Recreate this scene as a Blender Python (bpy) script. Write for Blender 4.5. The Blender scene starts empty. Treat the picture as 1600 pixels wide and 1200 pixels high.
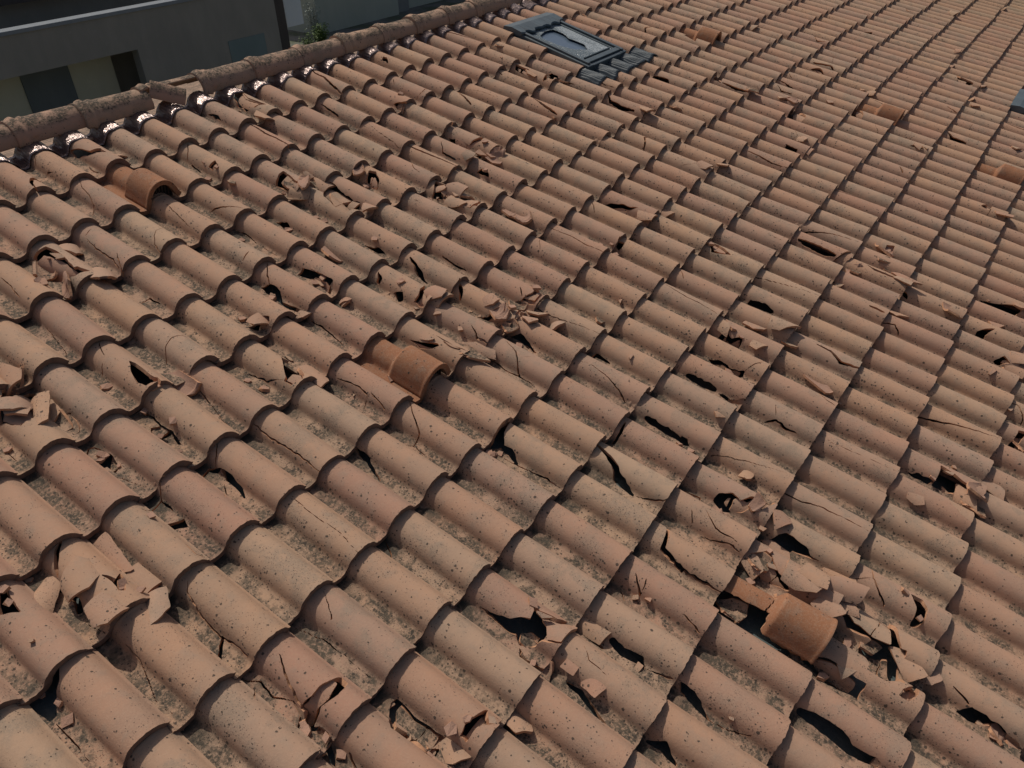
import bpy, math, random
import numpy as np
from mathutils import Matrix, Vector, Euler

# ---------------------------------------------------------------- camera, world, sun, exposure
SC = bpy.context.scene
L = 0.35; W = 0.20256                      # exposed tile length and width (m)
TH = math.radians(14.0)                    # roof pitch
RM = Matrix(((1, 0, 0, 0), (0, math.cos(TH), -math.sin(TH), 0), (0, math.sin(TH), math.cos(TH), 0), (0, 0, 0, 1)))
RM3 = RM.to_3x3()
def roofdir(x, y, z): return RM3 @ Vector((x, y, z))

CAM_R = Vector((0.57489, -0.79663, 0.18677)); CAM_U = Vector((0.48918, 0.51761, 0.70198)); CAM_F = Vector((0.65589, 0.31220, -0.68727))
CAM_C = Vector((-1.5605, -3.7083, 2.2286)); FPX = 1192.8
cd = bpy.data.cameras.new("camera"); cam = bpy.data.objects.new("camera", cd); SC.collection.objects.link(cam)
r_, u_, f_ = RM3 @ CAM_R, RM3 @ CAM_U, RM3 @ CAM_F
cm = Matrix((( r_.x, u_.x, -f_.x, 0), (r_.y, u_.y, -f_.y, 0), (r_.z, u_.z, -f_.z, 0), (0, 0, 0, 1)))
cam.matrix_world = Matrix.Translation(RM3 @ CAM_C) @ cm
cd.sensor_width = 36; cd.lens = 36 * FPX / 1600; cd.clip_start = 0.05; cd.clip_end = 2000
SC.camera = cam
def project(P):
    d = Vector(P) - CAM_C
    z = d.dot(CAM_F)
    if z <= 0.05: return None
    return 800 + FPX * d.dot(CAM_R) / z, 600 - FPX * d.dot(CAM_U) / z, z

SUN = roofdir(0.16, 0.72, 0.66).normalized()          # direction towards the sun
w = bpy.data.worlds.new("World"); SC.world = w; w.use_nodes = True
nt = w.node_tree; nt.nodes.clear()
sky = nt.nodes.new('ShaderNodeTexSky'); sky.sky_type = 'NISHITA'; sky.sun_disc = False; sky.dust_density = 4.0; sky.air_density = 1.0
sky.sun_elevation = math.asin(SUN.z); sky.sun_rotation = math.atan2(SUN.x, SUN.y)
bg = nt.nodes.new('ShaderNodeBackground'); bg.inputs['Strength'].default_value = 0.072
wo = nt.nodes.new('ShaderNodeOutputWorld')
nt.links.new(sky.outputs[0], bg.inputs[0]); nt.links.new(bg.outputs[0], wo.inputs[0])
sd = bpy.data.lights.new("sun", 'SUN'); sd.energy = 3.0; sd.angle = math.radians(0.53); sd.color = (1.0, 0.94, 0.845)
so = bpy.data.objects.new("sun", sd); SC.collection.objects.link(so)
so.rotation_euler = (-SUN).to_track_quat('-Z', 'Y').to_euler()
so.location = (0, 0, 20)
SC.view_settings.view_transform = 'Standard'; SC.view_settings.look = 'None'
SC.view_settings.exposure = -0.20; SC.view_settings.gamma = 1
SC.render.engine = 'CYCLES'

# ---------------------------------------------------------------- material helpers
def newmat(name):
    m = bpy.data.materials.new(name); m.use_nodes = True
    m.node_tree.nodes.clear()
    return m, m.node_tree
class N:
    def __init__(s, nt): s.nt = nt
    def node(s, t, **k):
        n = s.nt.nodes.new(t)
        for a, b in k.items(): setattr(n, a, b)
        return n
    def link(s, a, b): s.nt.links.new(a, b)
    def val(s, sock, v):
        if hasattr(v, 'is_output'): s.link(v, sock)
        else: sock.default_value = v
    def math(s, op, a, b=0.0, c=None, clamp=False):
        n = s.node('ShaderNodeMath', operation=op, use_clamp=clamp)
        s.val(n.inputs[0], a); s.val(n.inputs[1], b)
        if c is not None: s.val(n.inputs[2], c)
        return n.outputs[0]
    def smooth(s, x, a, b, lo=0.0, hi=1.0):
        n = s.node('ShaderNodeMapRange', interpolation_type='SMOOTHSTEP')
        s.val(n.inputs['Value'], x); n.inputs['From Min'].default_value = a; n.inputs['From Max'].default_value = b
        n.inputs['To Min'].default_value = lo; n.inputs['To Max'].default_value = hi
        return n.outputs[0]
    def mix(s, f, a, b, mode='MIX'):
        n = s.node('ShaderNodeMix', data_type='RGBA', blend_type=mode)
        s.val(n.inputs[0], f); s.val(n.inputs[6], a); s.val(n.inputs[7], b)
        return n.outputs[2]
    def noise(s, vec, scale, detail=4, rough=0.55, dist=0.0, out=0):
        n = s.node('ShaderNodeTexNoise'); s.link(vec, n.inputs['Vector'])
        n.inputs['Scale'].default_value = scale; n.inputs['Detail'].default_value = detail
        n.inputs['Roughness'].default_value = rough; n.inputs['Distortion'].default_value = dist
        return n.outputs[out]
    def vor(s, vec, scale, feature='F1', out=0, rnd=1.0):
        n = s.node('ShaderNodeTexVoronoi', feature=feature); s.link(vec, n.inputs['Vector'])
        n.inputs['Scale'].default_value = scale; n.inputs['Randomness'].default_value = rnd
        return n.outputs[out]
def C3(r, g, b): return (r, g, b, 1.0)
def principled(n, col, rough=0.85, bump=None, bstr=0.4, bdist=0.003, metallic=0.0, spec=0.35, extra=None):
    p = n.node('ShaderNodeBsdfPrincipled'); n.val(p.inputs['Base Color'], col); n.val(p.inputs['Roughness'], rough)
    p.inputs['Metallic'].default_value = metallic; p.inputs['Specular IOR Level'].default_value = spec
    if bump is not None:
        b = n.node('ShaderNodeBump'); b.inputs['Strength'].default_value = bstr; b.inputs['Distance'].default_value = bdist
        n.link(bump, b.inputs['Height']); n.link(b.outputs[0], p.inputs['Normal'])
    o = n.node('ShaderNodeOutputMaterial'); n.link(p.outputs[0], o.inputs[0])
    return p

def clay(name, colA, colB, lichen=1.0, uvpan=True, tint=True, top=False):
    """sun-bleached terracotta: blotches, dark lichen spots, gritty crust in the pans (pan = low u in the UV map)"""
    m, t = newmat(name); n = N(t)
    tc = n.node('ShaderNodeTexCoord'); oi = n.node('ShaderNodeObjectInfo')
    at = n.node('ShaderNodeAttribute', attribute_name='rnd')
    rnd = n.math('FRACT', n.math('ADD', oi.outputs['Random'], at.outputs['Fac']))
    off = n.node('ShaderNodeCombineXYZ'); n.link(n.math('MULTIPLY', rnd, 37.0), off.inputs[0]); n.link(n.math('MULTIPLY', rnd, 91.0), off.inputs[1]); n.link(n.math('MULTIPLY', rnd, 13.0), off.inputs[2])
    va = n.node('ShaderNodeVectorMath', operation='ADD'); n.link(tc.outputs['Object'], va.inputs[0]); n.link(off.outputs[0], va.inputs[1])
    v = va.outputs[0]
    big = n.noise(v, 5.0, 3, 0.6); mid = n.noise(v, 22.0, 4, 0.6); fine = n.noise(v, 160.0, 3, 0.7); grain = n.noise(v, 520.0, 2, 0.6)
    col = n.mix(n.smooth(big, 0.35, 0.68), colA, colB)
    if tint:
        r2 = n.math('FRACT', n.math('MULTIPLY', rnd, 17.3)); r3 = n.math('FRACT', n.math('MULTIPLY', rnd, 53.7))
        col = n.mix(n.math('MULTIPLY', n.math('POWER', r2, 2.0), 0.50), col, C3(0.405, 0.285, 0.200))
        hs = n.node('ShaderNodeHueSaturation'); n.link(col, hs.inputs['Color'])
        n.link(n.math('MULTIPLY_ADD', r3, 0.012, 0.495), hs.inputs['Hue']); hs.inputs['Saturation'].default_value = 0.97
        n.link(n.math('MULTIPLY_ADD', r3, 0.11, 0.96), hs.inputs['Value'])
        col = hs.outputs[0]
        # cloudy grey lichen film on some of the rolls
        film = n.math('MULTIPLY', n.smooth(n.noise(v, 9.0, 5, 0.7), 0.47, 0.62), n.smooth(n.math('ADD', r2, n.math('MULTIPLY', big, 0.6)), 0.35, 1.15, 0.15, 1.0))
        col = n.mix(n.math('MULTIPLY', film, n.smooth(n.noise(v, 240.0, 3, 0.8), 0.40, 0.60, 0.20, 0.72)), col, C3(0.245, 0.195, 0.145))
    # olive-yellow tint, stronger towards the far right part of the roof
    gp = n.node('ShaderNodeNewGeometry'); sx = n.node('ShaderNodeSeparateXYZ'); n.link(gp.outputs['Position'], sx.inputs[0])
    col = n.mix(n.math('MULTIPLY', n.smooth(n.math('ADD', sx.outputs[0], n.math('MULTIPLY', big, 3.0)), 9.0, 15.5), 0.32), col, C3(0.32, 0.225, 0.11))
    # greyish bloom streaks
    col = n.mix(n.math('MULTIPLY', n.smooth(mid, 0.50, 0.72), 0.30), col, C3(0.285, 0.225, 0.172))
    col = n.mix(n.math('MULTIPLY', n.smooth(fine, 0.40, 0.75), 0.28), col, C3(0.46, 0.32, 0.22))
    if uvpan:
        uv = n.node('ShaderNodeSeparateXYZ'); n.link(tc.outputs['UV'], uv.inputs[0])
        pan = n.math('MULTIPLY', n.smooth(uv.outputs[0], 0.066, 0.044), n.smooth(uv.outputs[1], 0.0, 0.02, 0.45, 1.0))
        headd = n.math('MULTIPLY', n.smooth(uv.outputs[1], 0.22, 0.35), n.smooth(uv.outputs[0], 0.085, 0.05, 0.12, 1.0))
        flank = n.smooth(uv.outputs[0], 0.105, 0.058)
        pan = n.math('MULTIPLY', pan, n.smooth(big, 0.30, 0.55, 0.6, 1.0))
    else:
        pan = n.smooth(mid, 0.40, 0.58, 0.12, 1.0); headd = 0.0; flank = 0.4
    pan = n.math('MULTIPLY', pan, lichen)
    if top:                                   # lichen grows on the upward side only
        gn = n.node('ShaderNodeNewGeometry'); sn_ = n.node('ShaderNodeSeparateXYZ'); n.link(gn.outputs['True Normal'], sn_.inputs[0])
        pan = n.math('MULTIPLY', n.smooth(n.math('ADD', sn_.outputs[2], n.math('MULTIPLY', mid, 0.5)), 0.55, 0.95), n.smooth(patch, 0.36, 0.5, 0.5, 1.0)) if False else n.smooth(n.math('ADD', sn_.outputs[2], n.math('MULTIPLY', mid, 0.5)), 0.62, 1.0); flank = n.math('MULTIPLY', pan, 1.0)
    patch = n.noise(v, 13.0, 5, 0.65)
    # crust in the pans: pale dust, grey-brown patches, darkest just below the overlapping course
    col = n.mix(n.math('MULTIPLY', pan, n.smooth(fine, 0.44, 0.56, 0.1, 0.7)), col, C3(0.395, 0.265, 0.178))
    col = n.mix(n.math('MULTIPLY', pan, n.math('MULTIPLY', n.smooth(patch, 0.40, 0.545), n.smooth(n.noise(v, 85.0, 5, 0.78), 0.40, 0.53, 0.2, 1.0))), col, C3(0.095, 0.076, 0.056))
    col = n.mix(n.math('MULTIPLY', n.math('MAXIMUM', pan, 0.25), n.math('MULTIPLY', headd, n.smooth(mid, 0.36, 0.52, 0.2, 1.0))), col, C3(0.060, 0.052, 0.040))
    # round lichen spots, two sizes
    vw = n.node('ShaderNodeVectorMath', operation='ADD'); n.link(v, vw.inputs[0])
    dw = n.node('ShaderNodeVectorMath', operation='SCALE'); n.link(n.noise(v, 150.0, 2, 0.5, out=1), dw.inputs[0]); dw.inputs[3].default_value = 0.006
    n.link(dw.outputs[0], vw.inputs[1])
    def spots(scale, base, gain, clump):
        d = n.node('ShaderNodeTexVoronoi', feature='F1'); n.link(vw.outputs[0], d.inputs['Vector']); d.inputs['Scale'].default_value = scale
        sepc = n.node('ShaderNodeSeparateColor'); n.link(d.outputs['Color'], sepc.inputs[0])
        lim = n.math('MULTIPLY', n.math('ADD', n.math('MULTIPLY', n.math('MULTIPLY_ADD', flank, 0.24 * lichen, base), n.math('MULTIPLY_ADD', n.math('FRACT', n.math('MULTIPLY', rnd, 29.0)), 1.5, 0.3)), n.math('MULTIPLY', pan, gain)), n.smooth(clump, 0.40, 0.62, 0.04, 1.25))
        on = n.math('LESS_THAN', sepc.outputs[0], lim)
        rad = n.math('MULTIPLY_ADD', sepc.outputs[1], 0.30, 0.14)
        disc = n.smooth(n.math('SUBTRACT', rad, d.outputs['Distance']), -0.02, 0.09)
        return n.math('MULTIPLY', on, disc)
    s0 = spots(66.0, 0.03 * lichen, 0.60, patch); s1 = spots(100.0, 0.10 * lichen, 0.75, mid); s2 = spots(210.0, 0.30 * lichen, 0.60, n.noise(v, 9.0, 3, 0.6))
    sp = n.math('MAXIMUM', n.math('MULTIPLY', n.math('MAXIMUM', s0, s1), 0.88), n.math('MULTIPLY', s2, 0.62))
    col = n.mix(sp, col, C3(0.062, 0.050, 0.040))
    bump = n.math('ADD', n.math('ADD', n.math('MULTIPLY', fine, 0.5), n.math('MULTIPLY', grain, 0.25)), n.math('ADD', n.math('MULTIPLY', n.math('MULTIPLY', n.noise(v, 110.0, 4, 0.7), pan), 1.3), n.math('MULTIPLY', sp, 0.3)))
    bump = n.math('ADD', bump, n.math('MULTIPLY', mid, 0.8))
    principled(n, col, 0.9, bump, 0.7, 0.0026, spec=0.2)
    return m
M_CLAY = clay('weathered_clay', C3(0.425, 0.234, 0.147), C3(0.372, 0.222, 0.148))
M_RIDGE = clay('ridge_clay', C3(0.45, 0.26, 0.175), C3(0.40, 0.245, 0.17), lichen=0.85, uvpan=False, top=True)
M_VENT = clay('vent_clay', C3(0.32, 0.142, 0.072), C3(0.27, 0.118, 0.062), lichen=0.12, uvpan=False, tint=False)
def plainclay(name, a, b, spec=0.2):
    m, t = newmat(name); n = N(t); tc = n.node('ShaderNodeTexCoord'); v = tc.outputs['Object']
    big = n.noise(v, 18.0, 4, 0.6); f = n.noise(v, 260.0, 3, 0.7)
    col = n.mix(n.smooth(big, 0.35, 0.65), a, b)
    principled(n, col, 0.92, n.math('ADD', f, n.math('MULTIPLY', n.noise(v, 60.0, 3, 0.6), 1.5)), 0.8, 0.002, spec=spec)
    return m
M_FRESH = plainclay('fresh_broken_clay', C3(0.50, 0.27, 0.155), C3(0.44, 0.235, 0.14))
M_UNDER = plainclay('tile_underside_clay', C3(0.40, 0.235, 0.165), C3(0.36, 0.22, 0.16))
M_EDGE = plainclay('dirty_edge_clay', C3(0.17, 0.108, 0.082), C3(0.24, 0.15, 0.11))

# ---------------------------------------------------------------- object helpers
COL = SC.collection
ALL = []
def tag(o, label=None, cat=None, group=None, kind=None):
    if label: o['label'] = label
    if cat: o['category'] = cat
    if group: o['group'] = group
    if kind: o['kind'] = kind
    return o
def link(name, me, parent=None):
    o = bpy.data.objects.new(name, me); COL.objects.link(o)
    if parent is not None: o.parent = parent
    return o
def thing(name, M=None):
    o = bpy.data.objects.new(name, None); COL.objects.link(o); o.empty_display_size = 0.1
    if M is not None: o.matrix_world = M
    return o
def mesh(name, V, F, mats, mi=None, uv=None, smooth=True):
    me = bpy.data.meshes.new(name)
    me.from_pydata([tuple(v) for v in V], [], [tuple(f) for f in F])
    for m in mats: me.materials.append(m)
    if mi is not None: me.polygons.foreach_set('material_index', np.asarray(mi, dtype=np.int32))
    if uv is not None:
        l = me.uv_layers.new(name='UVMap'); vi = np.empty(len(me.loops), dtype=np.int32); me.loops.foreach_get('vertex_index', vi)
        l.data.foreach_set('uv', np.asarray(uv, dtype=np.float32)[vi].ravel())
    if smooth is True: me.polygons.foreach_set('use_smooth', np.ones(len(me.polygons), dtype=bool))
    elif smooth is not False and smooth is not None: me.polygons.foreach_set('use_smooth', np.asarray(smooth, dtype=bool))
    me.update(); return me
def box_vf(x0, x1, y0, y1, z0, z1):
    V = [(x0, y0, z0), (x1, y0, z0), (x1, y1, z0), (x0, y1, z0), (x0, y0, z1), (x1, y0, z1), (x1, y1, z1), (x0, y1, z1)]
    F = [(0, 3, 2, 1), (4, 5, 6, 7), (0, 1, 5, 4), (1, 2, 6, 5), (2, 3, 7, 6), (3, 0, 4, 7)]
    return V, F
class MB:
    def __init__(s): s.V = []; s.F = []; s.M = []
    def add(s, V, F, mi=0):
        o = len(s.V); s.V += [tuple(v) for v in V]; s.F += [tuple(i + o for i in f) for f in F]; s.M += [mi] * len(F)
    def box(s, *a, mi=0): s.add(*box_vf(*a), mi=mi)
    def build(s, name, mats, parent=None, smooth=False, bevel=0.0):
        me = mesh(name, s.V, s.F, mats, s.M, smooth=smooth)
        o = link(name, me, parent)
        if bevel:
            b = o.modifiers.new('bevel', 'BEVEL'); b.width = bevel; b.segments = 2; b.limit_method = 'ANGLE'
        return o

# ---------------------------------------------------------------- the tile profile
_cx = np.array([-20, -15, -12, -8, -6, -3, 4, 12, 24, 36, 45, 51, 56, 60, 64, 71, 82, 99, 122, 145, 164, 178, 188, 194, 203]) / 1000
_cz = np.array([4, 4, 9, 9, 4, 3, 1, -1, -2, -1.5, 0, 3, 9, 19, 30, 43, 55, 64.5, 69, 66, 57, 44, 31, 22, 14]) / 1000
def _dense():
    P = np.stack([_cx, _cz], 1); out = []
    for i in range(len(P) - 1):
        p0 = P[max(i - 1, 0)]; p1 = P[i]; p2 = P[i + 1]; p3 = P[min(i + 2, len(P) - 1)]
        for t in np.linspace(0, 1, 12, endpoint=False):
            out.append(0.5 * ((2 * p1) + (-p0 + p2) * t + (2 * p0 - 5 * p1 + 4 * p2 - p3) * t * t + (-p0 + 3 * p1 - 3 * p2 + p3) * t ** 3))
    out.append(P[-1]); return np.array(out)
DP = _dense(); DS = np.concatenate([[0], np.cumsum(np.hypot(*np.diff(DP, axis=0).T))]); SL = DS[-1]
NF = 0.010 - 0.068; TILT = 0.030 / L; LT = 0.41; TK = 0.0155
XO = 0.20 * W + 0.128                                  # tile origin sits at u = c*W - XO
def prof(s):
    x = np.interp(s, DS, DP[:, 0]); z = np.interp(s, DS, DP[:, 1])
    e = 0.0015
    tx = np.interp(s + e, DS, DP[:, 0]) - np.interp(s - e, DS, DP[:, 0]); tz = np.interp(s + e, DS, DP[:, 1]) - np.interp(s - e, DS, DP[:, 1])
    l = np.hypot(tx, tz) + 1e-12
    return x, z, -tz / l, tx / l
def s_of_x(x): return np.interp(x, DP[:, 0], DS)
def height(u, v):
    """top of the intact roof at roof coordinates (u, v)"""
    best = -0.115; r0 = math.floor(-v / L)
    for r in (r0, r0 + 1, r0 + 2):
        y = v + r * L
        if y < 0 or y > LT: continue
        c0 = math.floor((u + XO) / W)
        for c in (c0, c0 + 1):
            x = u + XO - c * W
            if x < _cx[0] or x > _cx[-1]: continue
            best = max(best, NF + float(np.interp(x, DP[:, 0], DP[:, 1])) - TILT * y)
    return best
_hr = np.random.RandomState(5).rand(64, 64, 2) - 0.5
def warp(x, y, sc, amp, sd=0):
    gx = x / sc + sd * 3.7 + 50; gy = y / sc + sd * 1.9 + 50
    ix = np.floor(gx).astype(int); iy = np.floor(gy).astype(int); fx = (gx - ix)[..., None]; fy = (gy - iy)[..., None]
    a = _hr[ix % 64, iy % 64]; b = _hr[(ix + 1) % 64, iy % 64]; c = _hr[ix % 64, (iy + 1) % 64]; d = _hr[(ix + 1) % 64, (iy + 1) % 64]
    r = (a * (1 - fx) + b * fx) * (1 - fy) + (c * (1 - fx) + d * fx) * fy
    return r[..., 0] * amp * 2, r[..., 1] * amp * 2
def sd_poly(px, py, poly):
    """signed distance, positive inside"""
    d = np.full(px.shape, 1e9); ins = np.zeros(px.shape, bool); n = len(poly)
    for i in range(n):
        ax, ay = poly[i]; bx, by = poly[(i + 1) % n]
        ex, ey = bx - ax, by - ay; wx, wy = px - ax, py - ay
        t = np.clip((wx * ex + wy * ey) / (ex * ex + ey * ey + 1e-12), 0, 1)
        d = np.minimum(d, np.hypot(wx - ex * t, wy - ey * t))
        c = ((ay <= py) & (by > py)) | ((by <= py) & (ay > py))
        xi = ax + (py - ay) / (by - ay + 1e-15) * ex
        ins ^= c & (px < xi)
    return np.where(ins, d, -d)
def sd_line(px, py, pts):
    d = np.full(px.shape, 1e9); tot = 0; q = np.zeros(px.shape)
    n = len(pts) - 1
    for i in range(n):
        ax, ay = pts[i]; bx, by = pts[i + 1]; ex, ey = bx - ax, by - ay; wx, wy = px - ax, py - ay
        t = np.clip((wx * ex + wy * ey) / (ex * ex + ey * ey + 1e-12), 0, 1)
        dd = np.hypot(wx - ex * t, wy - ey * t); m = dd < d; d = np.where(m, dd, d); q = np.where(m, (i + t) / n, q)
    return d, q
def march(S, Y, phi):
    """keep the phi>0 part of the grid; returns 2-D points and faces"""
    ns, ny = phi.shape; ins = phi > 0
    idx = -np.ones(phi.shape, int); pts = []; F = []
    full = ins[:-1, :-1] & ins[1:, :-1] & ins[1:, 1:] & ins[:-1, 1:]
    anyi = ins[:-1, :-1] | ins[1:, :-1] | ins[1:, 1:] | ins[:-1, 1:]
    k = 0; ii, jj = np.nonzero(ins)
    idx[ii, jj] = np.arange(len(ii)); P = list(zip(S[ii], Y[jj]))
    fi, fj = np.nonzero(full)
    F += np.stack([idx[fi, fj], idx[fi + 1, fj], idx[fi + 1, fj + 1], idx[fi, fj + 1]], 1).tolist()
    E = {}
    def ev(a, b):
        key = (a, b) if a < b else (b, a)
        if key not in E:
            pa, pb = phi[a], phi[b]; t = min(max(pa / (pa - pb), 0.04), 0.96)
            E[key] = len(P); P.append((S[a[0]] + (S[b[0]] - S[a[0]]) * t, Y[a[1]] + (Y[b[1]] - Y[a[1]]) * t))
        return E[key]
    mi, mj = np.nonzero(anyi & ~full)
    for i, j in zip(mi.tolist(), mj.tolist()):
        for tri in (((i, j), (i + 1, j), (i + 1, j + 1)), ((i, j), (i + 1, j + 1), (i, j + 1))):
            out = []
            for q in range(3):
                a, b = tri[q], tri[(q + 1) % 3]
                if ins[a]: out.append(int(idx[a]))
                if ins[a] != ins[b]: out.append(ev(a, b))
            if len(out) >= 3: F.append(out)
    return np.array(P).reshape(-1, 2), F
def ridges(y):
    b = lambda c, h: h * np.exp(-((y - c) / 0.0055) ** 2)
    return b(0.368, 0.0055) + b(0.393, 0.0055)
def under_ribs(s, y):
    b = lambda c, h: h * np.exp(-((y - c) / 0.004) ** 2)
    return b(0.030, 0.005) + b(0.052, 0.005) + b(0.012, 0.003)
def shell(S, Y, phi=None, hood=None, seed=0, wob=0.0, TK=TK, PF=None):
    """solid tile (or piece of one) over the parameter grid S x Y; returns V, F, material index, uv, smooth flags"""
    if phi is None: phi = np.ones((len(S), len(Y)))
    P, F = march(S, Y, phi) if PF is None else PF
    if not len(F): return None
    s, y = P[:, 0], P[:, 1]
    x, z, nx, nz = prof(s)
    if wob:
        wx, wy = warp(s, y, 0.09, wob, seed); z = z + wx; y = y + np.where(y < 0.004, wy * 0.5, 0)
        w2x, _ = warp(s, y, 0.010, 0.0022, seed + 3); y = y + np.where(y < 0.004, w2x + np.maximum(0, warp(s, y, 0.03, .006, seed + 8)[0] - .003), 0)
    if hood is not None: x, z = hood(x, z, y)
    top = np.stack([x, y, z + ridges(y) - TILT * y], 1)
    tk = TK + under_ribs(s, y) + (0.0085 * np.exp(-(y / 0.028) ** 2) if TK > .012 else 0)
    bot = np.stack([x - nx * tk, y, z - nz * tk - TILT * y], 1)
    n = len(P)
    # boundary edges
    E = {}
    for f in F:
        for i in range(len(f)):
            a, b = f[i], f[(i + 1) % len(f)]
            if (b, a) in E: E.pop((b, a))
            else: E[(a, b)] = 1
    V = [top, bot]; FF = [tuple(f) for f in F]; mi = [0] * len(F); sm = [True] * len(F)
    FF += [tuple(i + n for i in reversed(f)) for f in F]; mi += [2] * len(F); sm += [True] * len(F)
    rim = sorted({i for e in E for i in e}); m = {i: k for k, i in enumerate(rim)}; nr = len(rim)
    V += [top[rim], bot[rim]]; o = 2 * n
    eps = 1e-6
    for a, b in E:
        FF.append((o + m[b], o + m[a], o + nr + m[a], o + nr + m[b])); sm.append(False)
        per = any(abs(P[a][k] - e) < eps and abs(P[b][k] - e) < eps for k, e in ((0, 0), (0, SL), (1, 0), (1, LT)))
        mi.append(3 if per else 1)
    V = np.concatenate(V); uv = np.stack([x, P[:, 1]], 1); uv = np.concatenate([uv, uv, uv[rim], uv[rim]])
    return V, FF, mi, uv, sm
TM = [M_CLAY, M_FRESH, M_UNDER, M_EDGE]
FULLS = np.concatenate([np.linspace(0, SL, 46)]); FULLY = np.array([0, 0.02, 0.05, 0.09, 0.14, 0.19, 0.24, 0.29, 0.33, 0.355, 0.362, 0.368, 0.374, 0.381, 0.387, 0.393, 0.399, LT])
def tile_matrix(c, r, jit=None):
    M = Matrix.Translation((c * W - XO, -r * L, NF))
    if jit is not None:
        dx, dy, dz, rx, ry, rz = jit
        M = M @ Matrix.Translation((dx + 0.1, dy + 0.2, dz)) @ Euler((rx, ry, rz)).to_matrix().to_4x4() @ Matrix.Translation((-0.1, -0.2, 0))
    return RM @ M
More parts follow.
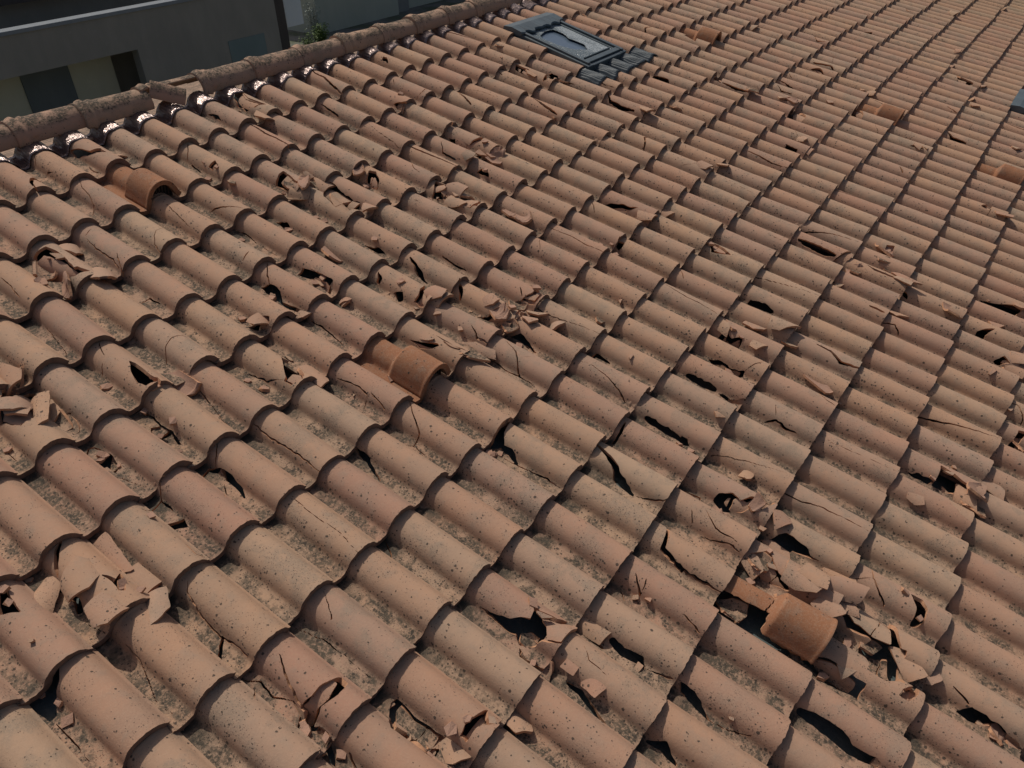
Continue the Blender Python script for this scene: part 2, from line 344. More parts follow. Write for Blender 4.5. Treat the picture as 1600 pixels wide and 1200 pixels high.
#DAMAGE#
DAMAGE = {
 (-6,7): [[[[140,339],[150,330],[134,217],[94,259]]],[]],
 (-6,8): [[[[-1,351],[37,350],[95,343],[120,351],[83,308],[63,304],[32,257],[11,255],[-1,320]]],[[5.0,[[14,240],[16,174],[11,80]]]]],
 (-5,7): [[[[42,289],[64,263],[57,247],[52,214],[67,151],[48,111],[33,121],[47,170],[51,224],[34,264]],[[136,157],[149,140],[161,110],[193,140],[189,103],[155,53],[142,65],[146,103]]],[[13.0,[[134,350],[101,318],[67,266]]],[5.0,[[34,80],[41,49],[48,6]]]]],
 (-5,8): [[],[[4.0,[[64,309],[58,233],[28,146],[12,100]]],[3.0,[[10,88],[24,27]]]]],
 (-5,9): [[],[[4.0,[[224,295],[178,238]]]]],
 (-4,5): [[[[155,354],[188,351],[234,342],[232,256],[260,123],[214,158],[103,140],[66,223]]],[[5.0,[[27,129],[28,54]]]]],
 (-4,7): [[],[[7.0,[[281,351],[252,319],[179,296]]],[5.0,[[181,89],[177,31],[201,12]]]]],
 (-4,8): [[],[[5.0,[[105,351],[74,313],[57,225],[53,142],[59,70],[57,21]]],[10.0,[[54,133],[18,99],[-11,65]]]]],
 (-4,9): [[[[57,140],[82,128],[129,123],[187,106],[184,77],[133,67],[80,82],[44,77],[26,94]],[[4,96],[44,95],[52,64],[48,-4],[17,-54],[14,-18],[27,26],[36,70]]],[[7.0,[[114,290],[78,219],[57,139]]],[8.0,[[12,339],[42,290],[34,227],[58,171]]],[4.0,[[22,295],[-24,238]]],[9.0,[[58,171],[43,124],[7,99]]]]],
 (-4,10): [[[[4,446],[44,445],[52,414],[48,346],[17,296],[14,332],[27,376],[36,420]],[[240,299],[258,295],[250,222],[252,157],[258,94],[195,96],[188,171],[177,245]]],[[8.0,[[60,291],[46,251]]]]],
 (-3,5): [[[[-48,354],[-15,351],[31,342],[30,256],[57,123],[11,158],[-100,140],[-136,223]],[[27,349],[53,307],[48,218],[36,232]]],[]],
 (-3,6): [[[[51,283],[50,230],[37,180],[9,165],[10,209],[-28,211],[19,254]]],[[8.0,[[-14,280],[22,328],[39,317],[49,280]]],[5.0,[[-3,150],[11,126],[36,32]]],[7.0,[[79,1],[49,-31],[-23,-54]]]]],
 (-3,7): [[[[-37,230],[9,225],[53,200],[42,158],[17,180],[-25,192]]],[[5.0,[[235,231],[186,153]]],[7.0,[[79,351],[49,319],[-23,296]]],[9.0,[[49,319],[50,256]]]]],
 (-3,9): [[],[[4.0,[[144,346],[89,252],[66,256]]],[5.0,[[16,350],[46,235],[47,144]]],[3.0,[[49,173],[45,79],[47,11]]]]],
 (-3,10): [[[[38,299],[55,295],[48,222],[50,157],[56,94],[-8,96],[-15,171],[-26,245]],[[66,67],[102,73],[143,65],[197,60],[152,32],[83,48]],[[156,7],[215,9],[201,-12]],[[70,68],[108,70],[166,49],[157,12],[110,41],[69,42]]],[]],
 (-2,3): [[],[[5.0,[[84,236],[79,154],[66,70]]]]],
 (-2,4): [[],[[5.0,[[129,1],[96,-86]]],[4.0,[[57,243],[38,87],[15,35]]]]],
 (-2,5): [[[[143,179],[147,113],[150,21],[100,9],[91,55],[107,119]],[[89,58],[126,57],[158,27],[149,0],[104,14]]],[[5.0,[[129,351],[96,264]]],[4.0,[[76,253],[49,224]]]]],
 (-2,6): [[[[17,265],[46,247],[54,189],[40,116],[17,153],[-5,174],[-23,199]]],[[8.0,[[43,351],[52,312],[48,269],[48,218]]]]],
 (-2,7): [[],[[12.0,[[-6,308],[39,321],[56,283],[55,224],[49,160],[36,131]]],[7.0,[[109,350],[76,320],[54,303]]],[5.0,[[32,231],[-17,153]]]]],
 (-1,3): [[[[63,311],[97,310],[122,306],[136,210],[115,80],[79,69],[61,92],[36,157],[45,227],[53,289]],[[65,88],[87,101],[130,89],[150,27],[90,44]]],[]],
 (-1,9): [[],[[7.0,[[43,345],[15,295],[-25,252]]]]],
 (-1,10): [[[[60,301],[62,249],[75,176],[102,129],[152,132],[130,55],[71,52],[38,112],[55,142],[53,221]],[[31,111],[13,61],[27,-13],[29,-45],[-9,0],[-30,64]],[[142,140],[167,59],[235,0],[219,-19],[95,0],[68,58]]],[]],
 (-1,11): [[],[[4.0,[[150,300],[116,256],[108,187]]],[16.0,[[41,272],[43,224],[20,154],[-8,83]]]]],
 (-1,12): [[],[[14.0,[[49,333],[57,287],[41,230]]]]],
 (0,3): [[],[[5.0,[[79,277],[70,196],[70,71],[60,22]]],[4.0,[[81,294],[127,310]]],[6.0,[[92,75],[63,10],[-3,-61]]]]],
 (0,4): [[],[[8.0,[[-4,153],[48,158],[53,89]]]]],
 (0,6): [[[[187,201],[215,140],[139,11],[83,42],[114,103]],[[79,62],[126,71],[148,34],[123,0],[81,22]]],[[5.0,[[17,296],[50,226],[59,134],[80,69]]]]],
 (0,8): [[],[[11.0,[[60,348],[52,273],[13,177]]]]],
 (0,11): [[],[[14.0,[[21,377],[26,320],[19,247]]],[20.0,[[56,238],[46,188],[52,127],[41,102]]],[5.0,[[41,103],[59,7]]]]],
 (0,12): [[],[[15.0,[[65,330],[57,272],[37,204]]],[5.0,[[37,204],[42,154],[62,76]]]]],
 (1,1): [[],[[6.0,[[105,335],[62,276]]],[4.0,[[33,186],[62,179],[71,132]]]]],
 (1,2): [[],[[5.0,[[121,344],[92,274],[78,196],[61,145],[27,114]]]]],
 (1,5): [[[[15,97],[60,93],[86,40],[65,24],[25,54]]],[]],
 (1,7): [[],[[5.0,[[67,299],[77,190],[70,135],[27,114]]],[5.0,[[78,131],[63,34]]]]],
 (1,8): [[],[[7.0,[[165,350],[108,284],[67,211],[31,203]]],[5.0,[[-23,283],[31,203],[20,139],[28,80]]]]],
 (1,11): [[],[[7.0,[[100,299],[76,272],[60,243]]],[5.0,[[109,259],[59,242]]],[5.0,[[47,311],[19,275]]],[4.0,[[76,101],[62,10]]]]],
 (1,13): [[],[[22.0,[[57,320],[60,257],[58,196],[48,138],[57,53]]]]],
 (2,1): [[[[58,295],[79,232],[91,166],[140,148],[139,94],[88,126],[63,161],[50,249]]],[]],
 (2,3): [[],[[4.0,[[111,340],[91,233],[69,81]]]]],
 (2,4): [[],[[8.0,[[119,84],[73,75]]]]],
 (2,5): [[[[52,290],[69,244],[66,177],[40,135],[49,62],[54,-13],[21,73],[34,199]]],[[8.0,[[142,349],[84,281],[66,248]]]]],
 (2,6): [[],[[6.0,[[55,311],[54,203],[37,83]]]]],
 (2,8): [[[[82,0],[144,0],[181,0],[94,-28],[60,-53],[44,0]]],[]],
 (2,9): [[[[82,350],[144,350],[181,350],[94,322],[60,297],[44,350]]],[[11.0,[[60,303],[61,258],[47,208]]],[6.0,[[34,286],[42,196],[54,82],[51,8]]]]],
 (2,11): [[],[[11.0,[[232,303],[144,270],[75,252],[57,149]]],[8.0,[[66,188],[60,126],[63,54],[63,-1]]]]],
 (2,13): [[[[55,393],[78,305],[77,170],[41,160],[26,264],[44,340]],[[267,204],[290,102],[156,65],[115,123],[115,183],[233,218]],[[93,71],[128,69],[222,9],[139,21],[91,41]]],[]],
 (3,3): [[],[[7.0,[[52,171],[82,98],[131,6]]]]],
 (3,5): [[[[34,244],[63,238],[74,137],[72,44],[32,23],[52,141]]],[]],
 (3,7): [[[[64,263],[76,189],[94,132],[90,117],[66,141],[59,195]]],[[8.0,[[131,168],[127,63],[143,1]]]]],
 (3,8): [[],[[8.0,[[-15,350],[35,323]]]]],
 (3,10): [[],[[18.0,[[126,350],[91,251],[65,213],[46,118]]],[5.0,[[46,118],[66,13],[108,-59]]]]],
 (3,11): [[],[[5.0,[[127,208],[81,136],[81,46]]],[5.0,[[96,251],[59,217]]],[4.0,[[49,183],[66,67],[63,19]]]]],
 (3,12): [[[[79,352],[134,288],[77,225],[61,155],[55,205],[49,261],[64,305]]],[[7.0,[[225,98],[138,78],[117,31]]]]],
 (3,13): [[[[83,322],[243,262],[246,173],[109,133],[79,117],[65,190],[68,233],[65,284]],[[65,204],[87,102],[-47,65],[-88,123],[-87,183],[30,218]]],[]],
 (3,14): [[[[47,216],[71,182],[67,134],[58,5],[59,-14],[42,34],[57,111],[41,174]]],[[6.0,[[86,262],[69,193]]]]],
 (4,1): [[],[[7.0,[[130,1],[61,-79]]]]],
 (4,2): [[[[67,120],[114,115],[88,57],[65,83]]],[[7.0,[[130,351],[61,271]]],[6.0,[[57,240],[47,142]]]]],
 (4,3): [[],[[5.0,[[37,11],[54,-40]]]]],
 (4,4): [[[[48,285],[63,210],[54,143],[40,202]]],[[5.0,[[37,361],[54,310]]]]],
 (4,6): [[[[93,325],[77,275],[62,277],[63,297]],[[61,185],[76,145],[57,120],[42,137]],[[61,62],[87,61],[240,128],[114,16],[63,5]]],[]],
 (4,7): [[],[[7.0,[[96,117],[67,59],[67,-21]]]]],
 (4,8): [[],[[7.0,[[148,304],[114,226],[63,169],[49,141],[48,59]]],[4.0,[[95,188],[135,147]]],[7.0,[[54,301],[45,210],[50,119]]]]],
 (4,10): [[],[[11.0,[[121,330],[71,321],[39,325]]]]],
 (4,11): [[[[56,219],[71,215],[96,168],[85,128],[146,73],[96,75],[65,95],[32,161]],[[77,80],[129,81],[256,27],[158,7],[87,42]]],[[8.0,[[36,337],[41,262],[-69,210]]]]],
 (4,12): [[[[34,332],[81,267],[71,179],[61,155],[61,100],[57,150],[51,214],[-48,285]]],[]],
 (4,13): [[[[142,152],[146,105],[106,82],[64,72],[56,100],[93,117]]],[[5.0,[[78,340],[116,285]]],[7.0,[[226,313],[116,285],[74,238],[60,206]]]]],
 (5,3): [[[[58,153],[95,164],[128,167],[110,43],[123,0],[60,62]]],[]],
 (5,4): [[[[253,385],[283,333],[268,210],[266,103],[158,13],[89,36],[96,110],[129,223]]],[]],
 (5,5): [[[[46,216],[60,145],[57,80],[35,134]]],[]],
 (5,6): [[],[[12.0,[[90,295],[67,230],[45,137]]],[16.0,[[114,0],[64,-52]]]]],
 (5,7): [[[[42,174],[60,127],[111,99],[250,132],[262,66],[114,1],[65,45],[49,103]],[[68,35],[102,42],[145,22],[161,-1],[70,1]]],[[16.0,[[114,350],[64,298]]]]],
 (5,8): [[[[44,341],[62,284],[60,227],[37,158],[28,182],[47,257]]],[]],
 (5,9): [[],[[4.0,[[88,342],[109,287],[88,171],[65,93],[44,16]]]]],
 (5,10): [[[[56,130],[59,101],[49,75],[34,115]]],[[11.0,[[61,305],[57,204],[54,96]]]]],
 (5,11): [[],[[5.0,[[61,321],[96,175],[140,30]]]]],
 (6,1): [[[[63,273],[68,174],[61,140],[57,210]]],[]],
 (6,4): [[[[50,385],[81,333],[65,210],[64,103],[-45,13],[-114,36],[-107,110],[-74,223]]],[]],
 (6,6): [[],[[7.0,[[61,231],[57,149],[57,66]]]]],
 (6,7): [[[[51,122],[64,85],[114,58],[244,63],[82,27],[54,86]],[[65,61],[99,53],[250,61],[160,0],[68,13]]],[[7.0,[[107,131],[76,89]]]]],
 (6,9): [[],[[13.0,[[-52,335],[49,318],[48,240]]]]],
 (7,1): [[[[81,307],[166,350],[119,213],[136,65],[78,102],[60,148],[58,241]]],[]],
 (7,3): [[],[[5.0,[[56,287],[43,239]]]]],
 (7,4): [[[[106,284],[124,245],[81,171],[57,162],[53,206],[60,254]]],[]],
 (7,10): [[],[[15.0,[[57,286],[53,209],[55,133]]],[14.0,[[50,107],[44,49],[64,-9]]]]],
 (7,11): [[],[[6.0,[[45,246],[65,183],[61,126],[61,79]]],[4.0,[[121,221],[76,195]]]]],
 (8,4): [[],[[6.0,[[256,317],[114,151],[95,78]]]]],
 (8,5): [[[[130,335],[145,253],[72,198],[79,106],[254,78],[67,93],[57,282]],[[143,339],[151,263],[90,156],[138,94],[259,73],[122,1],[68,35],[67,134],[64,255]],[[69,72],[103,67],[254,78],[97,0]]],[]],
 (8,10): [[[[51,259],[59,210],[58,138],[58,78],[47,70],[-41,128]]],[[7.0,[[60,80],[98,59],[143,31]]]]],
 (8,13): [[[[57,295],[62,261],[61,190],[50,200],[50,257]],[[53,187],[142,202],[127,149],[99,72],[71,58],[58,85],[53,136]]],[]],
 (9,2): [[],[[9.0,[[74,339],[62,178]]]]],
 (9,10): [[[[-2,350],[77,274],[64,233],[83,187],[47,167],[45,268]]],[[6.0,[[143,313],[65,252]]]]],
 (10,4): [[[[124,52],[263,64],[253,1],[88,-32],[68,51]]],[[6.0,[[109,257],[63,196],[59,91]]]]],
 (10,5): [[[[62,281],[82,257],[78,209],[63,193],[60,239]]],[]],
 (10,7): [[[[100,11],[73,0],[63,-36],[103,-35]]],[]],
 (10,8): [[[[100,361],[73,350],[63,314],[103,315]]],[]],
 (10,9): [[],[[6.0,[[138,342],[87,295]]]]],
 (10,11): [[],[[11.0,[[122,231],[115,154],[80,91],[95,-36]]]]],
 (11,2): [[[[61,80],[93,0],[58,3]]],[]],
 (11,4): [[[[63,307],[65,224],[65,156],[115,134],[265,136],[93,99],[56,136],[-49,174]],[[-79,52],[61,64],[50,1],[-115,-32],[-135,51]]],[]],
 (11,6): [[],[[6.0,[[83,122],[135,82],[267,35]]]]],
 (11,7): [[],[[6.0,[[140,343],[66,264]]]]],
 (11,10): [[],[[15.0,[[-123,353],[54,281],[60,213],[58,149]]]]],
 (11,14): [[[[51,291],[112,289],[125,250],[50,261]]],[]],
 (12,2): [[],[[8.0,[[270,81],[91,38],[56,51]]],[5.0,[[107,308],[69,261]]]]],
 (12,7): [[[[59,308],[72,226],[91,94],[63,155],[54,264]]],[]],
 (12,9): [[[[143,350],[145,276],[97,180],[71,289]]],[]],
 (12,14): [[],[[8.0,[[98,361],[114,301],[55,236]]]]],
 (13,1): [[[[71,213],[92,219],[99,192],[71,152],[67,184]]],[]],
 (13,3): [[],[[11.0,[[178,351],[121,231],[78,120]]]]],
 (13,11): [[],[[11.0,[[102,104],[100,18]]]]],
 (13,12): [[],[[7.0,[[71,356],[82,295],[59,251]]]]],
 (14,9): [[],[[6.0,[[107,123],[98,35],[262,18]]]]],
 (14,12): [[],[[6.0,[[145,160],[302,34]]]]],
 (14,13): [[[[58,114],[84,78],[69,34],[57,74]]],[]],
 (15,4): [[],[[15.0,[[141,284],[97,163],[76,46]]]]],
 (15,10): [[[[57,75],[81,58],[261,-23],[89,-26],[-58,22]]],[[20.0,[[74,317],[73,191],[71,81]]]]],
 (15,11): [[],[[10.0,[[83,5],[63,-46]]],[13.0,[[130,248],[113,204],[112,126],[118,39]]]]],
 (15,12): [[],[[10.0,[[83,355],[63,304]]],[6.0,[[-57,160],[99,34]]]]],
 (15,13): [[[[67,234],[118,158],[70,182],[-58,218]]],[]],
 (16,2): [[],[[7.0,[[99,4],[81,-57]]]]],
 (16,3): [[],[[4.0,[[262,392],[65,228]]],[7.0,[[99,354],[81,293]]]]],
 (16,7): [[],[[6.0,[[60,195],[93,132],[267,39]]]]],
 (17,2): [[],[[4.0,[[59,42],[-138,-122]]]]],
 (17,3): [[[[117,351],[117,230],[78,159],[68,246],[71,320]],[[67,70],[265,130],[267,64],[105,1]]],[]],
 (17,7): [[],[[5.0,[[239,351],[61,262]]]]],
 (17,11): [[[[93,205],[110,159],[69,148],[-63,191]]],[]],
 (17,13): [[[[60,282],[63,187],[91,114],[73,63],[-79,191]]],[]],
 (18,3): [[[[-136,70],[62,130],[64,64],[-97,1]]],[[9.0,[[62,139],[59,37]]]]],
 (18,4): [[],[[7.0,[[-67,360],[68,332],[73,242]]]]],
 (18,5): [[],[[13.0,[[128,340],[73,285],[64,181],[69,77]]]]],
 (18,6): [[],[[5.0,[[37,1],[-142,-88]]]]],
 (19,3): [[],[[6.0,[[106,231],[69,219]]]]],
 (20,12): [[],[[6.0,[[284,249],[98,207]]]]],
 (21,8): [[[[76,155],[74,63],[63,58],[-62,111]]],[]],
 (21,11): [[],[[6.0,[[68,279],[122,257],[269,165]]]]],
 (21,12): [[],[[6.0,[[81,249],[-104,207]]]]],
 (22,5): [[],[[14.0,[[63,346],[66,212],[-72,0]]]]],
 (22,12): [[],[[7.0,[[137,115],[322,108]]]]],
 (23,5): [[],[[5.0,[[276,277],[71,139]]]]],
 (23,10): [[],[[10.0,[[118,111],[75,69]]]]],
 (23,11): [[],[[5.0,[[136,164],[104,3]]]]],
 (23,12): [[[[96,182],[265,99],[84,117]]],[[7.0,[[-66,115],[119,108]]]]],
 (24,5): [[],[[5.0,[[73,277],[-132,139]]]]],
 (24,6): [[[[79,332],[260,358],[271,305],[74,260]]],[[11.0,[[81,246],[73,124],[76,13]]]]],
 (24,8): [[[[85,363],[265,356],[95,216],[-82,251]]],[]],
 (25,7): [[[[66,133],[119,94],[85,35]]],[]],
 (26,7): [[],[[8.0,[[111,297],[70,231],[73,137]]]]],
 (26,10): [[[[69,165],[118,87],[76,53]]],[]],
 (27,4): [[[[113,258],[270,183],[73,121]]],[]],
 (27,9): [[[[80,348],[271,344],[74,234],[-69,246]]],[]],
 (28,7): [[],[[6.0,[[99,319],[69,267]]]]],
 (29,11): [[],[[14.0,[[108,326],[71,270],[69,153]]],[5.0,[[76,143],[273,31]]]]],
 (30,7): [[[[68,235],[101,164],[66,102]]],[]],
 (30,11): [[],[[5.0,[[-127,143],[70,31]]]]],
 (31,7): [[],[[13.0,[[74,284],[90,129],[69,87]]]]],
 (32,10): [[],[[8.0,[[99,119],[70,5]]]]],
 (34,6): [[],[[13.0,[[272,304],[76,107],[112,-64]]]]],
 (34,7): [[],[[13.0,[[272,654],[76,457],[112,286]]]]],
 (35,6): [[],[[13.0,[[70,304],[-126,107],[-90,-64]]]]],
 (37,4): [[],[[6.0,[[95,80],[100,-29]]]]],
 (37,5): [[],[[6.0,[[95,430],[100,321]]]]],
 (37,10): [[[[277,337],[120,200],[96,64],[-102,55],[71,197]]],[]],
 (38,6): [[],[[7.0,[[295,302],[129,154]]]]],
 (39,6): [[],[[7.0,[[93,302],[-73,154]]]]],
 (39,7): [[[[70,241],[81,165],[-86,140]]],[]],
 (42,9): [[],[[6.0,[[273,323],[70,258]]]]],
 (43,9): [[],[[6.0,[[71,323],[-133,258]]]]],
 (46,7): [[],[[12.0,[[294,277],[88,124],[99,3]]]]],
 (55,10): [[],[[9.0,[[286,287],[76,198]]]]],
 (56,10): [[],[[9.0,[[83,287],[-127,198]]]]],
}
PIECES = [
 (1.392,-0.147,-0.01,'r',80.0,170.0,8.0,2.0,20.0,-15.0,7,1),
 (1.316,-0.326,-0.028,'r',105.0,140.0,18.0,-4.0,14.0,4.0,7,1),
 (1.314,-0.141,-0.046,'p',50.0,40.0,30.0,10.0,10.0,-30.0,7,1),
 (0.466,-0.212,-0.072,'r',90.0,60.0,5.0,-14.0,10.0,6.0,3,1),
 (0.305,-0.266,-0.03,'p',70.0,90.0,0.0,4.0,-30.0,-28.0,2,1),
 (0.921,-1.051,-0.039,'f',95.0,110.0,-20.0,-6.0,30.0,12.0,5,4),
 (0.916,-0.976,-0.023,'p',60.0,50.0,40.0,20.0,10.0,0.0,5,3),
 (0.715,-0.773,-0.038,'p',45.0,50.0,30.0,0.0,0.0,10.0,4,3),
 (1.099,-1.043,-0.056,'r',80.0,110.0,-10.0,10.0,-25.0,8.0,6,3),
 (0.452,0.018,-0.061,'b',30.0,30.0,10.0,0.0,0.0,-10.0,3,0),
 (0.95,-1.048,0.006,'fu',75.0,110.0,35.0,-20.0,30.0,18.0,5,3),
 (1.099,-1.062,-0.085,'r',60.0,120.0,5.0,8.0,-20.0,14.0,6,4),
 (1.109,-1.368,-0.037,'r',130.0,85.0,8.0,-14.0,10.0,14.0,6,4),
 (1.103,-1.271,-0.06,'r',85.0,60.0,0.0,-10.0,-20.0,-4.0,6,4),
 (1.331,-1.072,-0.033,'fu',90.0,130.0,40.0,-10.0,25.0,14.0,7,4),
 (1.488,-1.714,-0.063,'b',45.0,50.0,20.0,10.0,0.0,8.0,8,5),
 (1.571,-1.569,-0.005,'f',130.0,120.0,0.0,-4.0,-18.0,-14.0,8,5),
 (1.514,-1.503,-0.059,'b',28.0,20.0,10.0,0.0,0.0,-4.0,8,5),
 (1.364,-1.478,-0.014,'p',40.0,30.0,10.0,0.0,0.0,-10.0,7,5),
 (1.558,-1.477,-0.016,'f',40.0,90.0,0.0,-40.0,20.0,-14.0,8,5),
 (0.699,-1.513,-0.07,'ru',70.0,130.0,-4.0,4.0,10.0,16.0,4,5),
 (0.521,-1.586,-0.019,'b',30.0,90.0,-12.0,14.0,10.0,-14.0,3,5),
 (0.513,-1.636,-0.023,'b',45.0,60.0,20.0,10.0,20.0,-18.0,3,5),
 (0.497,-1.798,-0.071,'f',70.0,60.0,50.0,0.0,20.0,10.0,3,6),
 (1.952,-1.372,0.0,'r',90.0,60.0,-10.0,14.0,-14.0,12.0,10,4),
 (2.129,-1.455,-0.045,'fu',110.0,100.0,-20.0,-16.0,10.0,16.0,11,5),
 (2.116,-1.355,-0.055,'r',70.0,60.0,10.0,20.0,20.0,12.0,11,4),
 (0.925,-2.364,-0.012,'fu',90.0,100.0,20.0,-10.0,20.0,-4.0,5,7),
 (0.792,-2.089,0.004,'r',120.0,90.0,-3.0,-12.0,4.0,6.0,4,6),
 (0.287,-1.546,-0.073,'b',45.0,35.0,20.0,0.0,0.0,-18.0,2,5),
 (1.718,-1.867,-0.055,'fu',80.0,80.0,10.0,-10.0,30.0,14.0,9,6),
 (0.701,-1.888,-0.062,'b',45.0,50.0,20.0,0.0,20.0,-16.0,4,6),
 (0.695,-2.063,-0.056,'b',40.0,40.0,10.0,0.0,20.0,0.0,4,6),
 (1.721,-1.947,-0.038,'fu',120.0,90.0,35.0,-16.0,20.0,14.0,9,6),
 (3.36,-0.865,-0.017,'r',80.0,110.0,0.0,8.0,0.0,-6.0,17,3),
 (3.547,-1.056,-0.05,'p',60.0,80.0,-18.0,0.0,12.0,14.0,18,4),
 (2.933,-1.36,-0.038,'p',50.0,35.0,20.0,0.0,20.0,6.0,15,4),
 (2.331,-2.419,-0.022,'r',110.0,100.0,0.0,-8.0,0.0,2.0,12,7),
 (2.528,-2.451,-0.062,'f',80.0,110.0,10.0,0.0,20.0,8.0,13,8),
 (4.961,-0.392,-0.053,'p',90.0,70.0,10.0,20.0,0.0,8.0,25,2),
 (3.585,-1.732,0.006,'r',100.0,110.0,5.0,-12.0,8.0,8.0,18,5),
 (3.955,-1.817,-0.039,'p',80.0,90.0,0.0,0.0,10.0,4.0,20,6),
 (3.56,-0.415,-0.028,'p',40.0,80.0,10.0,0.0,10.0,8.0,18,2),
 (3.358,-0.582,-0.014,'b',30.0,40.0,0.0,0.0,0.0,6.0,17,2),
 (-0.171,-0.775,-0.065,'r',125.0,120.0,26.0,-16.0,26.0,16.0,-1,3),
 (-0.313,-0.828,-0.066,'p',120.0,110.0,30.0,10.0,16.0,8.0,-1,3),
 (-0.334,-0.995,-0.064,'fu',95.0,120.0,18.0,-22.0,-14.0,26.0,-1,3),
 (-0.198,-1.05,-0.033,'r',120.0,125.0,22.0,-26.0,6.0,26.0,-1,3),
 (-0.259,-0.837,-0.01,'b',30.0,90.0,-8.0,0.0,0.0,-4.0,-1,3),
 (-0.339,-1.749,-0.076,'fu',75.0,180.0,8.0,-4.0,12.0,16.0,-1,5),
 (0.047,-2.064,-0.063,'r',85.0,150.0,14.0,-8.0,22.0,10.0,1,6),
 (-0.841,-1.524,-0.011,'r',110.0,100.0,12.0,-10.0,6.0,6.0,-4,5),
 (-0.757,-1.558,-0.076,'f',95.0,130.0,26.0,6.0,10.0,16.0,-3,5),
 (-0.765,-1.338,-0.065,'p',110.0,90.0,20.0,8.0,8.0,16.0,-3,4),
 (-0.754,-1.666,-0.068,'p',90.0,110.0,8.0,0.0,0.0,2.0,-3,5),
 (-0.558,-1.869,-0.079,'r',45.0,55.0,20.0,30.0,20.0,-24.0,-2,6),
 (-0.761,-1.826,-0.083,'p',45.0,50.0,10.0,-10.0,20.0,-20.0,-3,6),
 (-0.537,-2.202,-0.082,'p',70.0,80.0,8.0,4.0,4.0,-14.0,-2,7),
 (0.289,-1.545,-0.072,'b',45.0,35.0,10.0,20.0,0.0,-12.0,2,5),
 (0.291,-1.75,-0.07,'f',80.0,50.0,30.0,-6.0,10.0,10.0,2,5),
 (0.098,-1.68,-0.036,'r',80.0,70.0,40.0,10.0,-20.0,6.0,1,5),
 (0.497,-1.63,-0.058,'b',30.0,80.0,20.0,0.0,10.0,-8.0,3,5),
 (0.054,-1.911,-0.077,'b',20.0,80.0,-10.0,0.0,0.0,4.0,1,6),
 (-0.399,-0.958,-0.018,'b',50.0,60.0,20.0,10.0,0.0,10.0,-2,3),
 (0.92,-2.374,-0.017,'fu',90.0,100.0,20.0,-20.0,10.0,4.0,5,7),
 (1.088,-2.368,-0.067,'p',90.0,80.0,20.0,4.0,10.0,14.0,6,7),
 (1.109,-2.472,-0.067,'r',75.0,110.0,-14.0,-16.0,24.0,16.0,6,8),
 (1.108,-2.592,-0.058,'f',80.0,75.0,50.0,-20.0,6.0,12.0,6,8),
 (0.905,-2.448,-0.041,'p',70.0,70.0,10.0,6.0,-14.0,8.0,5,7),
 (0.582,-2.449,-0.008,'p',85.0,170.0,-6.0,0.0,4.0,12.0,3,7),
 (0.708,-2.306,-0.038,'b',30.0,50.0,20.0,0.0,0.0,8.0,4,7),
 (1.307,-2.721,-0.055,'p',55.0,55.0,20.0,8.0,10.0,10.0,7,8),
 (1.511,-2.717,-0.05,'b',40.0,32.0,10.0,0.0,0.0,6.0,8,8),
 (0.7,-1.887,-0.064,'b',30.0,35.0,0.0,0.0,10.0,-8.0,4,6),
 (0.898,-2.227,-0.073,'b',35.0,40.0,20.0,0.0,10.0,-8.0,5,7),
 (0.891,-2.285,-0.072,'b',30.0,30.0,10.0,0.0,0.0,-4.0,5,7),
 (0.798,-2.099,-0.018,'r',130.0,90.0,0.0,-12.0,4.0,8.0,4,6),
 (0.285,-2.858,-0.082,'b',32.0,28.0,10.0,0.0,0.0,-4.0,2,9),
 (1.136,-2.979,-0.014,'b',30.0,22.0,10.0,0.0,0.0,4.0,6,9),
 (0.496,-1.806,-0.071,'f',60.0,50.0,30.0,-6.0,10.0,10.0,3,6),
 (0.716,-2.164,-0.037,'b',60.0,40.0,10.0,0.0,10.0,2.0,4,7),
 (0.554,-2.373,0.003,'b',18.0,140.0,-8.0,0.0,10.0,2.0,3,7),
 (0.089,-2.248,-0.07,'b',25.0,22.0,10.0,0.0,0.0,5.0,1,7),
 (1.726,-3.403,-0.023,'r',120.0,115.0,8.0,-8.0,6.0,14.0,9,10),
 (1.92,-3.521,-0.062,'r',75.0,85.0,14.0,-6.0,26.0,14.0,10,11),
 (1.717,-3.738,-0.045,'fu',75.0,140.0,26.0,-10.0,30.0,18.0,9,11),
 (0.905,-3.692,-0.051,'f',60.0,65.0,60.0,10.0,30.0,16.0,5,11),
 (1.964,-3.432,0.001,'r',125.0,140.0,0.0,-4.0,2.0,8.0,10,10),
 (1.56,-4.396,-0.005,'b',30.0,90.0,-24.0,0.0,20.0,6.0,8,13),
 (1.701,-4.425,-0.068,'b',26.0,40.0,20.0,0.0,20.0,10.0,9,13),
 (1.716,-4.573,-0.069,'r',75.0,230.0,12.0,-3.0,-30.0,20.0,9,14),
 (1.539,-4.52,-0.004,'ru',100.0,90.0,-6.0,14.0,10.0,14.0,8,13),
 (1.509,-4.53,-0.051,'p',70.0,150.0,14.0,0.0,10.0,6.0,8,13),
 (1.504,-4.434,-0.066,'p',60.0,50.0,10.0,0.0,0.0,-16.0,8,13),
 (2.977,-3.827,0.005,'r',60.0,110.0,20.0,-10.0,10.0,16.0,15,11),
 (3.13,-3.728,-0.057,'p',50.0,60.0,20.0,8.0,10.0,4.0,16,11),
 (2.727,-3.88,-0.069,'r',85.0,130.0,8.0,-6.0,20.0,12.0,14,12),
 (2.934,-3.549,-0.058,'fu',90.0,80.0,0.0,-16.0,10.0,14.0,15,11),
 (2.725,-3.539,-0.072,'f',50.0,40.0,30.0,0.0,10.0,8.0,14,11),
 (2.729,-4.546,-0.039,'f',70.0,90.0,20.0,-4.0,10.0,6.0,14,13),
 (2.357,-4.558,-0.026,'r',60.0,60.0,30.0,0.0,0.0,-10.0,12,14),
